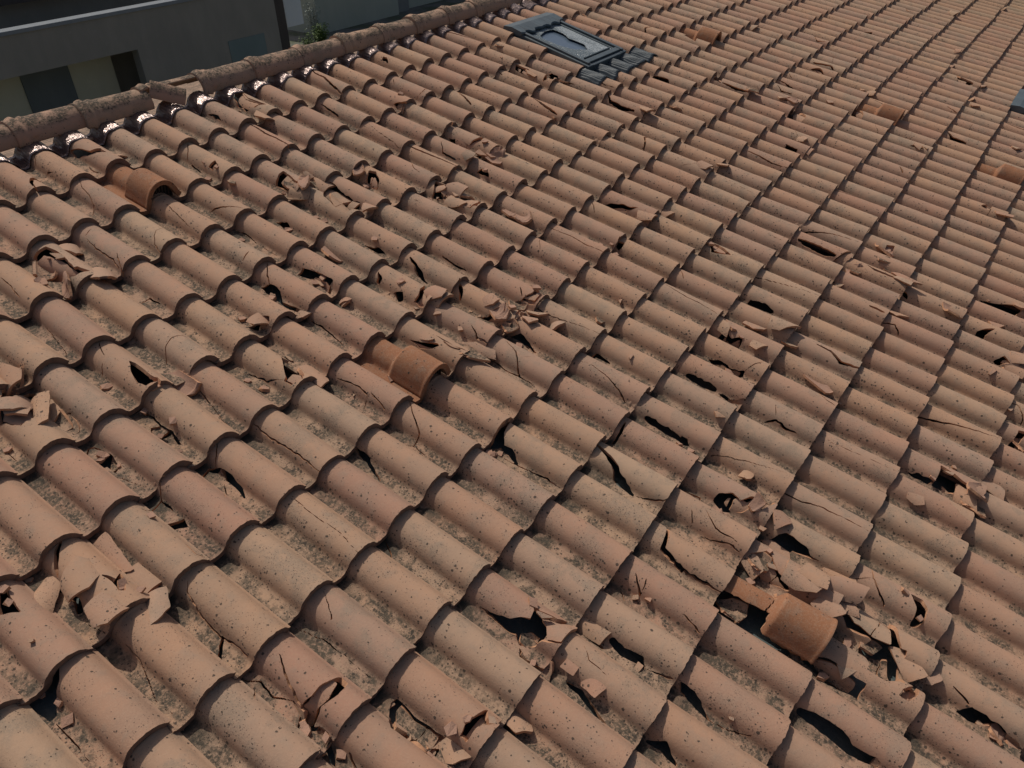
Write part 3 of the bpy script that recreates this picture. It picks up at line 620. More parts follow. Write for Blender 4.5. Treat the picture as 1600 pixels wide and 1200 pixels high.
 (2.127,-4.667,-0.046,'p',80.0,80.0,30.0,10.0,0.0,-10.0,11,14),
 (0.741,-3.781,0.001,'fu',60.0,60.0,20.0,20.0,10.0,8.0,4,11),
 (1.713,-3.866,-0.073,'b',22.0,40.0,10.0,30.0,0.0,6.0,9,12),
 (3.367,-4.46,-0.006,'r',80.0,70.0,10.0,0.0,20.0,4.0,17,13),
 (2.547,-4.432,-0.015,'b',60.0,30.0,10.0,0.0,0.0,6.0,13,13),
 (1.116,-3.458,-0.022,'b',50.0,70.0,-20.0,0.0,10.0,4.0,6,10),
 (2.948,-4.139,-0.016,'ru',110.0,130.0,-10.0,4.0,10.0,10.0,15,12),
 (3.339,-3.646,-0.047,'ru',100.0,140.0,8.0,10.0,-6.0,16.0,17,11),
 (3.001,-3.833,0.008,'r',50.0,150.0,16.0,-6.0,-20.0,18.0,15,11),
 (3.166,-3.675,-0.013,'p',60.0,90.0,0.0,0.0,0.0,-4.0,16,11),
 (2.935,-3.57,-0.053,'p',70.0,70.0,10.0,-10.0,10.0,8.0,15,11),
 (3.129,-4.381,-0.063,'r',110.0,120.0,0.0,-10.0,8.0,8.0,16,13),
 (2.77,-4.533,0.006,'f',90.0,110.0,20.0,-10.0,10.0,8.0,14,13),
 (4.358,-2.701,-0.026,'f',90.0,90.0,30.0,-20.0,10.0,16.0,22,8),
 (4.206,-2.804,-0.02,'r',110.0,90.0,0.0,-10.0,5.0,8.0,21,9),
 (3.369,-2.462,-0.025,'r',80.0,90.0,10.0,-20.0,14.0,14.0,17,8),
 (3.187,-2.393,0.004,'f',60.0,90.0,20.0,0.0,10.0,6.0,16,7),
 (3.341,-3.637,-0.045,'ru',130.0,130.0,10.0,-6.0,8.0,14.0,17,11),
 (5.372,-2.602,-0.033,'b',50.0,90.0,20.0,0.0,0.0,6.0,27,8),
 (4.977,-2.395,-0.009,'fu',60.0,80.0,10.0,-10.0,10.0,12.0,25,7),
 (5.179,-3.404,-0.013,'f',60.0,80.0,10.0,-10.0,20.0,14.0,26,10),
 (5.185,-3.468,-0.004,'b',40.0,50.0,10.0,0.0,10.0,6.0,26,10),
 (6.992,-3.516,-0.046,'f',70.0,60.0,30.0,-20.0,20.0,14.0,35,11),
 (6.798,-3.584,-0.031,'r',60.0,80.0,10.0,-10.0,10.0,10.0,34,11),
 (6.041,-4.053,-0.003,'r',80.0,80.0,20.0,-10.0,10.0,8.0,30,12),
 (8.247,-3.114,0.005,'f',60.0,70.0,10.0,-10.0,10.0,10.0,41,9),
 (4.97,-2.308,-0.025,'r',80.0,60.0,10.0,-10.0,10.0,8.0,25,7),
 (7.804,-3.161,-0.043,'r',80.0,60.0,0.0,-10.0,14.0,12.0,39,10),
 (7.444,-3.545,-0.017,'r',80.0,60.0,0.0,-10.0,14.0,12.0,37,11),
 (4.574,-4.172,-0.007,'r',120.0,110.0,6.0,-12.0,6.0,14.0,23,12),
 (6.412,-1.458,-0.02,'f',80.0,80.0,20.0,-20.0,20.0,14.0,32,5),
 (9.852,-2.747,-0.001,'f',90.0,120.0,20.0,-10.0,10.0,16.0,49,8),
 (11.259,-3.159,-0.032,'f',80.0,80.0,20.0,-10.0,10.0,14.0,56,10),
 (5.974,-2.796,-0.027,'f',70.0,60.0,20.0,-20.0,10.0,12.0,30,8),
 (4.789,-2.092,0.004,'p',90.0,130.0,10.0,-6.0,6.0,16.0,24,6),
 (5.977,-2.716,-0.031,'b',50.0,60.0,10.0,0.0,10.0,6.0,30,8),
 (-1.081,-2.251,-0.011,'r',120.0,120.0,8.0,-4.0,-8.0,-4.0,-5,7),
 (-0.974,-2.216,-0.079,'f',110.0,190.0,6.0,0.0,4.0,-4.0,-4,7),
 (-0.958,-2.357,-0.069,'r',120.0,110.0,0.0,-4.0,2.0,6.0,-4,7),
 (-1.178,-2.193,-0.079,'f',120.0,200.0,62.0,-6.0,4.0,14.0,-5,7),
 (-1.019,-2.359,-0.009,'ru',30.0,55.0,20.0,30.0,10.0,-12.0,-5,7),
 (-0.996,-2.473,-0.052,'f',75.0,130.0,38.0,-12.0,20.0,22.0,-5,8),
 (-1.163,-2.8,-0.09,'b',26.0,38.0,10.0,0.0,20.0,-2.0,-5,8),
 (-1.094,-2.401,-0.005,'r',130.0,120.0,4.0,-10.0,0.0,8.0,-5,7),
 (-1.173,-2.103,-0.089,'b',50.0,24.0,20.0,0.0,10.0,-6.0,-5,7),
 (-0.991,-3.14,-0.031,'b',34.0,44.0,10.0,10.0,0.0,-12.0,-5,9),
 (-0.968,-3.15,-0.063,'b',26.0,36.0,40.0,0.0,30.0,-12.0,-4,9),
 (-0.952,-3.065,-0.068,'b',60.0,18.0,30.0,20.0,0.0,-26.0,-4,9),
 (-1.283,-2.341,-0.004,'b',20.0,20.0,10.0,0.0,0.0,4.0,-6,7),
 (-0.945,-3.004,-0.073,'p',70.0,70.0,10.0,14.0,0.0,-8.0,-4,9),
 (-0.303,-3.405,-0.03,'p',60.0,60.0,10.0,20.0,6.0,-40.0,-1,10),
 (-0.335,-3.466,-0.063,'p',105.0,130.0,22.0,10.0,4.0,-14.0,-1,10),
 (-0.303,-3.564,-0.046,'b',55.0,75.0,-6.0,0.0,12.0,14.0,-1,11),
 (-0.115,-3.533,-0.08,'f',95.0,150.0,10.0,-4.0,22.0,10.0,0,11),
 (-0.305,-3.65,-0.043,'f',80.0,60.0,40.0,10.0,10.0,6.0,-1,11),
 (-0.531,-3.521,-0.088,'r',85.0,95.0,20.0,-14.0,8.0,16.0,-2,11),
 (-0.232,-3.405,-0.0,'b',30.0,90.0,-10.0,10.0,20.0,-6.0,-1,10),
 (-0.741,-3.26,-0.08,'b',35.0,60.0,14.0,6.0,10.0,-36.0,-3,10),
 (-0.745,-3.322,-0.075,'b',50.0,50.0,24.0,8.0,0.0,-34.0,-3,10),
 (-0.778,-3.241,-0.065,'b',20.0,26.0,0.0,0.0,0.0,-34.0,-4,10),
 (-0.778,-3.311,-0.058,'b',28.0,30.0,30.0,0.0,10.0,-30.0,-4,10),
 (-0.759,-3.374,-0.072,'b',30.0,50.0,12.0,0.0,10.0,-30.0,-3,10),
 (-0.729,-3.378,-0.069,'p',60.0,50.0,10.0,0.0,6.0,-24.0,-3,10),
 (-0.731,-3.436,-0.064,'f',90.0,80.0,30.0,-6.0,10.0,8.0,-3,10),
 (-0.612,-3.476,-0.004,'b',30.0,40.0,20.0,0.0,10.0,-4.0,-3,10),
 (-0.133,-3.738,-0.07,'b',36.0,40.0,20.0,0.0,0.0,-4.0,0,11),
 (-0.742,-3.175,-0.089,'p',60.0,70.0,0.0,6.0,-10.0,-10.0,-3,10),
 (0.087,-3.605,-0.074,'b',44.0,26.0,20.0,0.0,0.0,4.0,1,11),
 (0.096,-3.646,-0.053,'b',40.0,26.0,40.0,0.0,0.0,4.0,1,11),
 (0.755,-3.889,-0.019,'r',115.0,90.0,12.0,14.0,8.0,18.0,4,12),
 (0.526,-3.899,-0.027,'p',75.0,80.0,14.0,6.0,10.0,-10.0,3,12),
 (0.543,-4.051,-0.006,'r',115.0,150.0,6.0,-2.0,0.0,8.0,3,12),
 (0.691,-4.181,-0.059,'f',85.0,130.0,12.0,-8.0,16.0,8.0,4,12),
 (0.51,-4.172,-0.021,'r',100.0,100.0,4.0,-10.0,-6.0,4.0,3,12),
 (0.676,-3.931,-0.083,'f',50.0,120.0,20.0,0.0,20.0,-10.0,4,12),
 (0.509,-4.332,-0.039,'b',55.0,70.0,30.0,10.0,0.0,-30.0,3,13),
 (0.504,-4.36,-0.044,'p',60.0,50.0,10.0,4.0,0.0,-24.0,3,13),
 (0.5,-4.482,-0.045,'r',110.0,175.0,10.0,-8.0,-10.0,18.0,3,13),
 (0.345,-4.295,-0.014,'r',120.0,130.0,2.0,-8.0,-6.0,-18.0,2,13),
 (0.287,-4.397,-0.07,'b',26.0,34.0,10.0,10.0,0.0,-14.0,2,13),
 (0.29,-4.42,-0.065,'b',34.0,34.0,50.0,0.0,20.0,-12.0,2,13),
 (0.495,-3.998,-0.068,'b',30.0,70.0,-18.0,0.0,10.0,-22.0,3,12),
 (0.491,-4.821,-0.063,'ru',55.0,60.0,20.0,10.0,10.0,-4.0,3,14),
 (0.491,-4.764,-0.066,'b',30.0,40.0,30.0,0.0,10.0,-10.0,3,14),
 (0.299,-3.903,-0.061,'p',100.0,120.0,4.0,-6.0,0.0,-18.0,2,12),
 (0.695,-3.849,-0.054,'b',34.0,34.0,20.0,0.0,20.0,0.0,4,11),
 (-0.103,-4.052,-0.04,'b',20.0,30.0,20.0,0.0,10.0,4.0,0,12),
 (0.56,-4.231,-0.017,'f',60.0,80.0,0.0,-20.0,20.0,-10.0,3,13),
 (0.48,-4.874,-0.062,'r',40.0,60.0,20.0,10.0,10.0,-10.0,3,14),
 (0.536,-3.953,-0.016,'b',24.0,90.0,-14.0,0.0,10.0,-14.0,3,12),
 (0.578,-4.08,-0.001,'r',125.0,150.0,10.0,-6.0,12.0,14.0,3,12),
 (0.59,-4.177,0.003,'f',90.0,150.0,-10.0,-6.0,20.0,10.0,3,12),
 (0.506,-3.874,-0.053,'f',70.0,110.0,20.0,0.0,10.0,4.0,3,12),
 (0.465,-4.326,-0.08,'p',80.0,90.0,25.0,6.0,4.0,-20.0,3,13),
 (0.514,-4.555,-0.041,'f',70.0,60.0,30.0,0.0,10.0,6.0,3,14),
 (-0.85,-1.503,-0.012,'r',130.0,110.0,20.0,-8.0,6.0,14.0,-4,5),
 (-0.795,-1.561,-0.038,'f',100.0,150.0,30.0,-4.0,12.0,12.0,-4,5),
 (-0.784,-1.355,-0.041,'f',110.0,120.0,10.0,8.0,10.0,14.0,-4,4),
 (-0.771,-1.624,-0.069,'p',80.0,110.0,0.0,0.0,0.0,4.0,-3,5),
 (1.107,-0.931,-0.053,'f',60.0,120.0,-10.0,0.0,20.0,6.0,6,3),
 (1.09,-1.166,-0.079,'r',90.0,130.0,4.0,4.0,-10.0,8.0,6,4),
 (2.149,-1.412,-0.029,'fu',90.0,90.0,-10.0,-10.0,10.0,14.0,11,5),
 (1.519,-1.616,-0.034,'f',80.0,120.0,0.0,-6.0,10.0,6.0,8,5),
 (0.951,-2.291,-0.007,'f',60.0,90.0,20.0,-6.0,14.0,8.0,5,7),
 (0.99,-2.496,-0.019,'r',80.0,90.0,-14.0,-12.0,20.0,12.0,5,8),
 (0.685,-2.441,-0.06,'f',60.0,150.0,-12.0,0.0,14.0,8.0,4,7),
 (0.53,-2.247,-0.017,'f',50.0,80.0,20.0,0.0,10.0,4.0,3,7),
 (1.734,-3.197,-0.034,'f',70.0,90.0,10.0,-4.0,10.0,4.0,9,10),
 (1.916,-3.318,-0.061,'r',90.0,120.0,4.0,-8.0,10.0,8.0,10,10),
 (1.328,-4.316,-0.029,'f',60.0,80.0,10.0,0.0,10.0,-4.0,7,13),
 (1.51,-4.5,-0.049,'f',90.0,120.0,20.0,-6.0,10.0,8.0,8,13),
]

_rc = random.Random(21)
for r_i in range(1, 14):
    for c_i in range(-6, 34):
        p_ = project((c_i * W, -r_i * L, 0))
        if (c_i, r_i) in DAMAGE or p_ is None or p_[2] > 7.5 or not (30 < p_[0] < 1640 and 0 < p_[1] < 1240) or _rc.random() > .20: continue
        m_ = _rc.choice((0, 0, 1, 2)); x0 = _rc.uniform(50, 150); pts = []
        if m_ == 0:                         # runs down the tile
            x1 = x0 + _rc.uniform(-70, 70); pts = [(x0 + (x1 - x0) * t + _rc.uniform(-9, 9), 360 - 375 * t * _rc.uniform(.93, 1.0)) for t in (0, .22, .45, .7, 1.02)]
        elif m_ == 1:                       # across the roll
            y0 = _rc.uniform(80, 260); pts = [(45 + 165 * t, y0 + _rc.uniform(-26, 26) + 40 * t) for t in (0, .25, .5, .75, 1.0)]
        else:                               # corner
            pts = [(x0, -6), (x0 + 12, 50), (x0 + 35, 85), (x0 + 60, 105), (215, 120)]
        DAMAGE[(c_i, r_i)] = [[], [[_rc.choice((4, 6, 8, 10)), [(int(a), int(b)) for a, b in pts]]]]

for c_ in (20, 21, 22): DAMAGE[(c_, 1)] = [[[[-60, -60], [260, -60], [260, 88], [-60, 88]]], []]     # cut short above the skylight

# ---------------------------------------------------------------- roof tiles
RND = random.Random(11)
def visible(c, r, m=0):
    for dc, dr in ((0, 0), (-1, 0), (0, -1), (-1, -1), (-.5, -.5)):
        p = project(((c + dc) * W, -(r + dr) * L, 0))
        if p and -m < p[0] < 1600 + m and -m < p[1] < 1200 + m: return p
    return None
VENTS = {(2, 2), (2, 7), (2, 12), (28, 4), (28, 9), (27, 12)}
intact = []
for k in range(9):
    V, F, mi, uv, sm = shell(FULLS, FULLY, wob=0.0016, seed=k + 1)
    intact.append(mesh('roof_tile', V, F, TM, mi, uv, sm))
tiles = []
for r in range(1, 17):
    for c in range(-12, 75):
        p = visible(c, r, 260 if r < 15 else 60)
        if not p: continue
        vis = visible(c, r)
        tiles.append((p[2], c, r, bool(vis)))
def hidden_by_skylight(c, r): return (20 <= c <= 22 and 2 <= r <= 3) or (36 <= c <= 38 and 12 <= r <= 13)
tiles = [t for t in tiles if not hidden_by_skylight(t[1], t[2])]
near = sorted([t for t in tiles if t[3]])[:300]; nearset = {(t[1], t[2]) for t in near}
JIT = {}
for t in sorted(tiles):
    JIT[(t[1], t[2])] = [RND.gauss(0, .0028) + .003 * math.sin(t[2] * 1.7), RND.gauss(0, .0055) + .004 * math.sin(t[1] * .9 + t[2]), abs(RND.gauss(0, .0018)), RND.gauss(0, .005), RND.gauss(0, .010), RND.gauss(0, .011)]
ORD = ['first', 'second', 'third', 'fourth', 'fifth', 'sixth', 'seventh', 'eighth', 'ninth', 'tenth', 'eleventh', 'twelfth', 'thirteenth', 'fourteenth', 'fifteenth', 'sixteenth', 'seventeenth', 'eighteenth', 'nineteenth', 'twentieth']
def ordn(k):
    if k <= 20: return ORD[k - 1]
    t = {2: 'twenty', 3: 'thirty', 4: 'forty', 5: 'fifty', 6: 'sixty'}[k // 10]
    return t + '-' + ORD[k % 10 - 1] if k % 10 else {20: 'twentieth', 30: 'thirtieth', 40: 'fortieth', 50: 'fiftieth', 60: 'sixtieth'}[k]
first_c = {}
for _, c, r, v in tiles:
    if v: first_c[r] = min(first_c.get(r, 99), c)
stuffV = []; stuffF = []; stuffM = []; stuffUV = []; stuffS = []; stuffR = []; so_ = 0
sh = shell(FULLS[::2], FULLY[[0, 2, 5, 8, 10, 11, 12, 14, 15, 16, 17]], wob=0.0)
for _, c, r, vis in tiles:
    if (c, r) in DAMAGE or (c, r) in VENTS: continue
    M = tile_matrix(c, r, JIT[(c, r)])
    if (c, r) in nearset:
        o = link('clay_tile', intact[RND.randrange(9)]); o.matrix_world = M
        k = c - first_c[r] + 1
        tag(o, 'intact clay tile, %s from the left in the %s course below the ridge' % (ordn(k), ordn(r)), 'clay tile', 'intact clay tiles of the roof')
    else:
        V, F, mi, uv, sm = sh
        m = np.array(M); stuffV.append(V @ m[:3, :3].T + m[:3, 3]); stuffF += [tuple(i + so_ for i in f) for f in F]; so_ += len(V)
        stuffM += mi; stuffUV.append(uv); stuffS += sm; stuffR += [RND.random()] * len(V)
me = mesh('far_roof_tiles', np.concatenate(stuffV), stuffF, TM, stuffM, np.concatenate(stuffUV), stuffS)
a = me.attributes.new('rnd', 'FLOAT', 'POINT'); a.data.foreach_set('value', np.array(stuffR, dtype=np.float32))
o = link('distant_clay_tiles', me); tag(o, 'distant courses of clay tiles receding to the upper right', 'roof tiles', kind='stuff')
# ---------------------------------------------------------------- damaged tiles and loose pieces
def addr(c, r):
    k = c - first_c.get(r, c) + 1
    return '%s from the left in the %s course below the ridge' % (ordn(max(k, 1)), ordn(r))
def split(P, F):
    par = list(range(len(P)))
    def find(a):
        while par[a] != a: par[a] = par[par[a]]; a = par[a]
        return a
    for f in F:
        a = find(f[0])
        for i in f[1:]: par[find(i)] = a
    g = {}
    for f in F: g.setdefault(find(f[0]), []).append(f)
    out = []
    for fs in g.values():
        ids = sorted({i for f in fs for i in f}); m = {i: k for k, i in enumerate(ids)}; Q = P[ids]
        F_ = [[m[i] for i in f] for f in fs]; ar = 0
        for f in F_:
            q = Q[f]; ar += abs(np.dot(q[:, 0], np.roll(q[:, 1], 1)) - np.dot(q[:, 1], np.roll(q[:, 0], 1))) / 2
        out.append((ar, Q, F_))
    return sorted(out, key=lambda t: -t[0])
SNAP = []; FALL = []
for (c, r), (holes, cracks) in sorted(DAMAGE.items()):
    p = project((c * W, -r * L, 0))
    if p is None or (c, r) in VENTS: continue
    cell = 0.0042 if p[2] < 4.2 else 0.006
    S = np.linspace(0, SL, int(SL / cell)); Y = np.linspace(0, LT, int(LT / cell))
    SS, YY = np.meshgrid(S, Y, indexing='ij'); X = prof(SS)[0]
    sd = (c * 7 + r * 13) % 23
    wx, wy = warp(SS, YY, 0.020, 0.0026, sd); w2, w3 = warp(SS, YY, 0.05, 0.0045, sd + 5)
    XX, YW = X + wx + w2, YY + wy + w3
    phi = np.full(SS.shape, 1.0)
    for h in holes:
        phi = np.minimum(phi, -sd_poly(XX, YW, [(a / 1000, b / 1000) for a, b in h]))
    wx, wy = warp(SS, YY, 0.016, 0.0022, sd + 9)
    for wmm, pts in cracks:
        d, q = sd_line(X + wx, YY + wy, [(a / 1000, b / 1000) for a, b in pts])
        big = wmm > 9
        hw = max(wmm, 2.8) / 1000 * (0.50 if big else 0.29) * (0.45 + 0.75 * np.sin(np.clip(q, 0, 1) * math.pi) ** 0.7) + 0.0004
        phi = np.minimum(phi, d - hw)
    for q, h in enumerate(holes):
        hx = [a / 1000 for a, b in h]; hy = [b / 1000 for a, b in h]; mx, my = sum(hx) / len(hx), sum(hy) / len(hy)
        rg = random.Random(c * 91 + r * 17 + q)
        if (r == 1 and 20 <= c <= 22) or p[2] > 8 or rg.random() < .22 or (max(hx) - min(hx)) * (max(hy) - min(hy)) < .0016: continue
        k_ = rg.uniform(.62, .86); px_, py_ = rg.uniform(-.012, .012), rg.uniform(-.02, .006)
        ph2 = sd_poly(XX, YW, [(mx + px_ + (a - mx) * k_, my + py_ + (b - my) * k_) for a, b in zip(hx, hy)])
        ph2 = np.minimum(ph2, YY - .002)
        if rg.random() < .6:
            cx_ = rg.uniform(-.01, .01); d, _ = sd_line(XX, YW, [(mx - .08, my + cx_ - rg.uniform(-.04, .04)), (mx + .08, my + cx_ + rg.uniform(-.04, .04))]); ph2 = np.minimum(ph2, d - .0022)
        for z_, (ar, P_, F_) in enumerate(split(*march(S, Y, ph2))[:2]):
            if ar < .0004: continue
            V2, F2, mi2, uv2, sm2 = shell(S, Y, None, TK=0.0118, PF=(P_, F_)); ctr = V2.mean(0)
            fo_ = link('fallen_tile_piece', mesh('fallen_tile_piece', V2 - ctr, F2, TM, mi2, uv2, sm2))
            fo_.matrix_world = tile_matrix(c, r) @ Matrix.Translation(Vector(ctr) + Vector((rg.uniform(-.006, .006), rg.uniform(-.012, .004), rg.uniform(-.024, -.009)))) @ Euler((rg.gauss(0, .11), rg.gauss(0, .13), rg.gauss(0, .12))).to_matrix().to_4x4()
            FALL.append((c, r, ar, fo_))
    comps = split(*march(S, Y, phi))
    if not comps: continue
    V, F, mi, uv, sm = shell(S, Y, None, wob=0.0012, seed=sd, PF=comps[0][1:])
    for q, (ar, P_, F_) in enumerate(comps[1:]):
        if ar < 0.0003: continue
        V2, F2, mi2, uv2, sm2 = shell(S, Y, None, wob=0.0012, seed=sd, PF=(P_, F_))
        rg = random.Random(c * 31 + r * 7 + q); ctr = V2.mean(0); V2 = V2 - ctr
        po = link('snapped_tile_piece', mesh('snapped_tile_piece', V2, F2, TM, mi2, uv2, sm2))
        po.matrix_world = tile_matrix(c, r, JIT.get((c, r), [0] * 6)) @ Matrix.Translation(Vector(ctr) + Vector((rg.uniform(-.003, .003), rg.uniform(-.010, .001), rg.uniform(-.007, .001)))) @ Euler((rg.uniform(-.05, .05), rg.uniform(-.05, .05), rg.uniform(-.05, .05))).to_matrix().to_4x4()
        SNAP.append((c, r, ar, po))
    o = link('broken_clay_tile', mesh('broken_clay_tile', V, F, TM, mi, uv, sm))
    j = list(JIT.get((c, r), [0] * 6))
    o.matrix_world = tile_matrix(c, r, j)
    kind = 'short cut clay tile above the skylight, ' if r == 1 and 20 <= c <= 22 else 'holed clay tile, ' if holes else 'cracked clay tile, '
    tag(o, (kind + addr(c, r)).replace(' below the ridge', '') if kind[0] == 's' else kind + addr(c, r), 'broken tile', 'hail damaged clay tiles of the roof')

from collections import defaultdict
sn = defaultdict(list)
for c, r, ar, po in SNAP: sn[(c, r)].append((-ar, po.name, po))
for (c, r), l in sn.items():
    l.sort(key=lambda t: t[0])
    for q, (_, _, po) in enumerate(l):
        pre = '' if len(l) == 1 else ['largest ', 'second ', 'third ', 'fourth ', 'fifth '][min(q, 4)]
        tag(po, pre + 'snapped off piece of tile ' + addr(c, r).replace(' below the ridge', '').replace('from the left', 'from left'), 'tile piece', 'snapped pieces of the cracked clay tiles')
byt = defaultdict(list)
for i, P in enumerate(PIECES): byt[(P[10], P[11])].append((-(P[4] * P[5]), i))
RANK = {}
for k, l in byt.items():
    l.sort()
    for q, (a, i) in enumerate(l): RANK[i] = (q, len(l))
CX = {'r': 0.130, 'f': 0.082, 'p': 0.030, 'b': 0.100}
for i, (u, v, nn, kind, a, b, yaw, pit, rol, dz, c, r) in enumerate(PIECES):
    rg = random.Random(100 + i); k0 = kind[0]; flip = kind.endswith('u')
    if k0 != 'b': a *= 1.15; b *= 1.2
    else: a *= .8; b *= .9
    pit *= .6; rol *= .65; dz = dz * .55 if dz > 0 else dz
    a /= 1000; b /= 1000; sc = s_of_x(CX[k0]); y0 = 0.035 + b / 2 if flip or rg.random() < .5 else 0.20
    if k0 in 'rf' and rg.random() < .35: y0 = b / 2 - 0.002
    a2 = min(a * (1.15 if k0 != 'p' else 1.0), 0.19)
    n = rg.choice((4, 5, 5, 6)) if k0 != 'b' else rg.choice((3, 4, 4))
    ph = rg.random() * 6.28; poly = []
    for q in range(n):
        t = ph + 6.283 * (q + rg.uniform(-.28, .28)) / n
        ct, st = math.cos(t), math.sin(t); m = max(abs(ct), abs(st)) ** 0.75
        q_ = rg.choice((.62, .8, 1.0, 1.12)) if k0 != 'b' else rg.uniform(.7, 1.1)
        poly.append((sc + a2 / 2 * ct / m * q_, y0 + b / 2 * st / m * q_ * rg.uniform(.9, 1.1)))
    cell = 0.0045 if max(a, b) > 0.07 else 0.003
    s0, s1 = max(0, sc - a2 * .62), min(SL, sc + a2 * .62); yy0, yy1 = max(0, y0 - b * .62), min(LT, y0 + b * .62)
    S = np.linspace(s0, s1, max(6, int((s1 - s0) / cell))); Y = np.linspace(yy0, yy1, max(6, int((yy1 - yy0) / cell)))
    SS, YY = np.meshgrid(S, Y, indexing='ij')
    wx, wy = warp(SS, YY, 0.018, 0.0018, i)
    phi = sd_poly(SS + wx, YY + wy, poly)
    phi[0, :] = np.minimum(phi[0, :], 1e-4 if s0 == 0 else -1e-4); phi[-1, :] = np.minimum(phi[-1, :], -1e-4)
    if yy0 > 0: phi[:, 0] = np.minimum(phi[:, 0], -1e-4)
    phi[:, -1] = np.minimum(phi[:, -1], -1e-4)
    cps = split(*march(S, Y, phi))
    if not cps: continue
    V, F, mi, uv, sm = shell(S, Y, None, TK=0.0105, PF=cps[0][1:])
    ctr = V.mean(0); V = V - ctr; V[:, 2] += 0.0
    me = mesh('tile_shard', V, F, TM, mi, uv, sm)
    o = link('tile_shard', me)
    E_ = Euler((math.radians(pit), math.radians(rol), math.radians(-yaw)), 'XYZ').to_matrix()
    if flip: E_ = E_ @ Euler((0, math.pi, 0)).to_matrix()
    R3 = E_
    V3 = V @ np.array(R3).T
    # rest on the surface below: lift by the lowest corner, then apply the authored offset
    lift = 0.0035 + dz / 1000
    o.matrix_world = RM @ Matrix.Translation((u, v, nn + lift)) @ R3.to_4x4()
    q, m = RANK[i]
    sz = '' if m == 1 else (('larger ', 'smaller ')[q] if m == 2 else ('largest ', 'second largest ', 'third largest ', 'fourth largest ', 'fifth largest ', 'sixth largest ', 'seventh largest ', 'eighth largest ')[min(q, 7)])
    shp = ('upturned ' if flip else '') + {'r': 'curved tile shard', 'f': 'wavy tile shard', 'p': 'flat tile shard', 'b': 'tile chip'}[k0] 
    tag(o, sz + shp + ' by tile ' + addr(c, max(r, 1)).replace(' below the ridge', '').replace('from the left', 'from left'), 'tile shard', 'loose shards of broken clay tile')
fl = defaultdict(list)
for c, r, ar, po in FALL: fl[(c, r)].append((-ar, po.name, po))
for (c, r), l in fl.items():
    l.sort(key=lambda t: (t[0], t[1]))
    for q, (_, _, po) in enumerate(l):
        pre = '' if len(l) == 1 else ['largest ', 'second ', 'third ', 'fourth ', 'fifth ', 'sixth '][min(q, 5)]
        tag(po, pre + 'fragment fallen into the hole of tile ' + addr(c, r).replace(' below the ridge', '').replace('from the left', 'from left'), 'tile fragment', 'tile fragments fallen into the holes')
rg = random.Random(77); ncr = 0
for (c, r), (holes, cracks) in sorted(DAMAGE.items()):
    p = project((c * W, -r * L, 0))
    if p is None or p[2] > 5.2 or r < 2 or not holes: continue
    seq = ['nearest', 'next', 'last']
    k = rg.choice((1, 2, 2, 3)); h = rg.choice(holes); hx = sum(a for a, b in h) / len(h); hy = sum(b for a, b in h) / len(h)
    names = {1: ['small'], 2: ['small', 'tiny'], 3: ['small', 'smaller', 'tiny']}[k]
    for q in range(k):
        u = c * W - XO + hx / 1000 + rg.gauss(0, .045); v_ = -r * L + hy / 1000 + rg.gauss(0, .05)
        u = (math.floor((u + XO) / W)) * W - XO + rg.uniform(.012, .045) if rg.random() < .6 else u
        sz = (.034, .025, .016)[q]; V = []; m = rg.choice((4, 5)); ph = rg.random() * 6
        for zz in (0, 1):
            for t in range(m):
                a_ = ph + 6.283 * t / m; rr = sz * rg.uniform(.35, .65); V.append((rr * math.cos(a_) * 1.25, rr * math.sin(a_), zz * sz * rg.uniform(.25, .45)))
        F = [tuple(range(m))[::-1], tuple(range(m, 2 * m))] + [(t, (t + 1) % m, m + (t + 1) % m, m + t) for t in range(m)]
        o = link('tile_crumb', mesh('tile_crumb', V, F, [M_UNDER, M_FRESH], [1, 0] + [1] * m, smooth=False))
        o.matrix_world = RM @ Matrix.Translation((u, v_, height(u, v_) + .001)) @ Euler((rg.gauss(0, .15), rg.gauss(0, .15), rg.random() * 6.28)).to_matrix().to_4x4()
        tag(o, names[q] + ' clay crumb by the hole in tile ' + addr(c, r).replace(' below the ridge', '').replace('from the left', 'from left'), 'tile crumb', 'clay crumbs scattered round the holes')

# ---------------------------------------------------------------- orange ventilation tiles
def sstep(x, a, b):
    t = np.clip((x - a) / (b - a), 0, 1); return t * t * (3 - 2 * t)
def hood(x, z, y):
    g = 1 - sstep(y, 0.175, 0.205)
    lip = np.exp(-((y - 0.004) / 0.006) ** 2) * 0.05
    k = sstep(x, 0.036, 0.056)
    return 0.124 + (x - 0.124) * (1 + (0.30 + lip) * g * k), z * (1 + (0.78 + lip) * g * k)
M_GRILLE, t_ = newmat('vent_grille'); principled(N(t_), C3(0.05, 0.035, 0.028), 0.9)
VT = [M_VENT, M_FRESH, M_VENT, M_VENT]
VD = {(2, 2): 'orange vent tile in the second course near the left end of the ridge', (2, 7): 'orange vent tile with open grille in the middle of the roof',
      (2, 12): 'cracked orange vent tile amid shards near the lower right corner', (28, 4): 'orange vent tile right of the skylight with the dented frame',
      (28, 9): 'dusty orange vent tile in the ninth course at upper right', (27, 12): 'orange vent tile cut off by the right edge of the photo'}
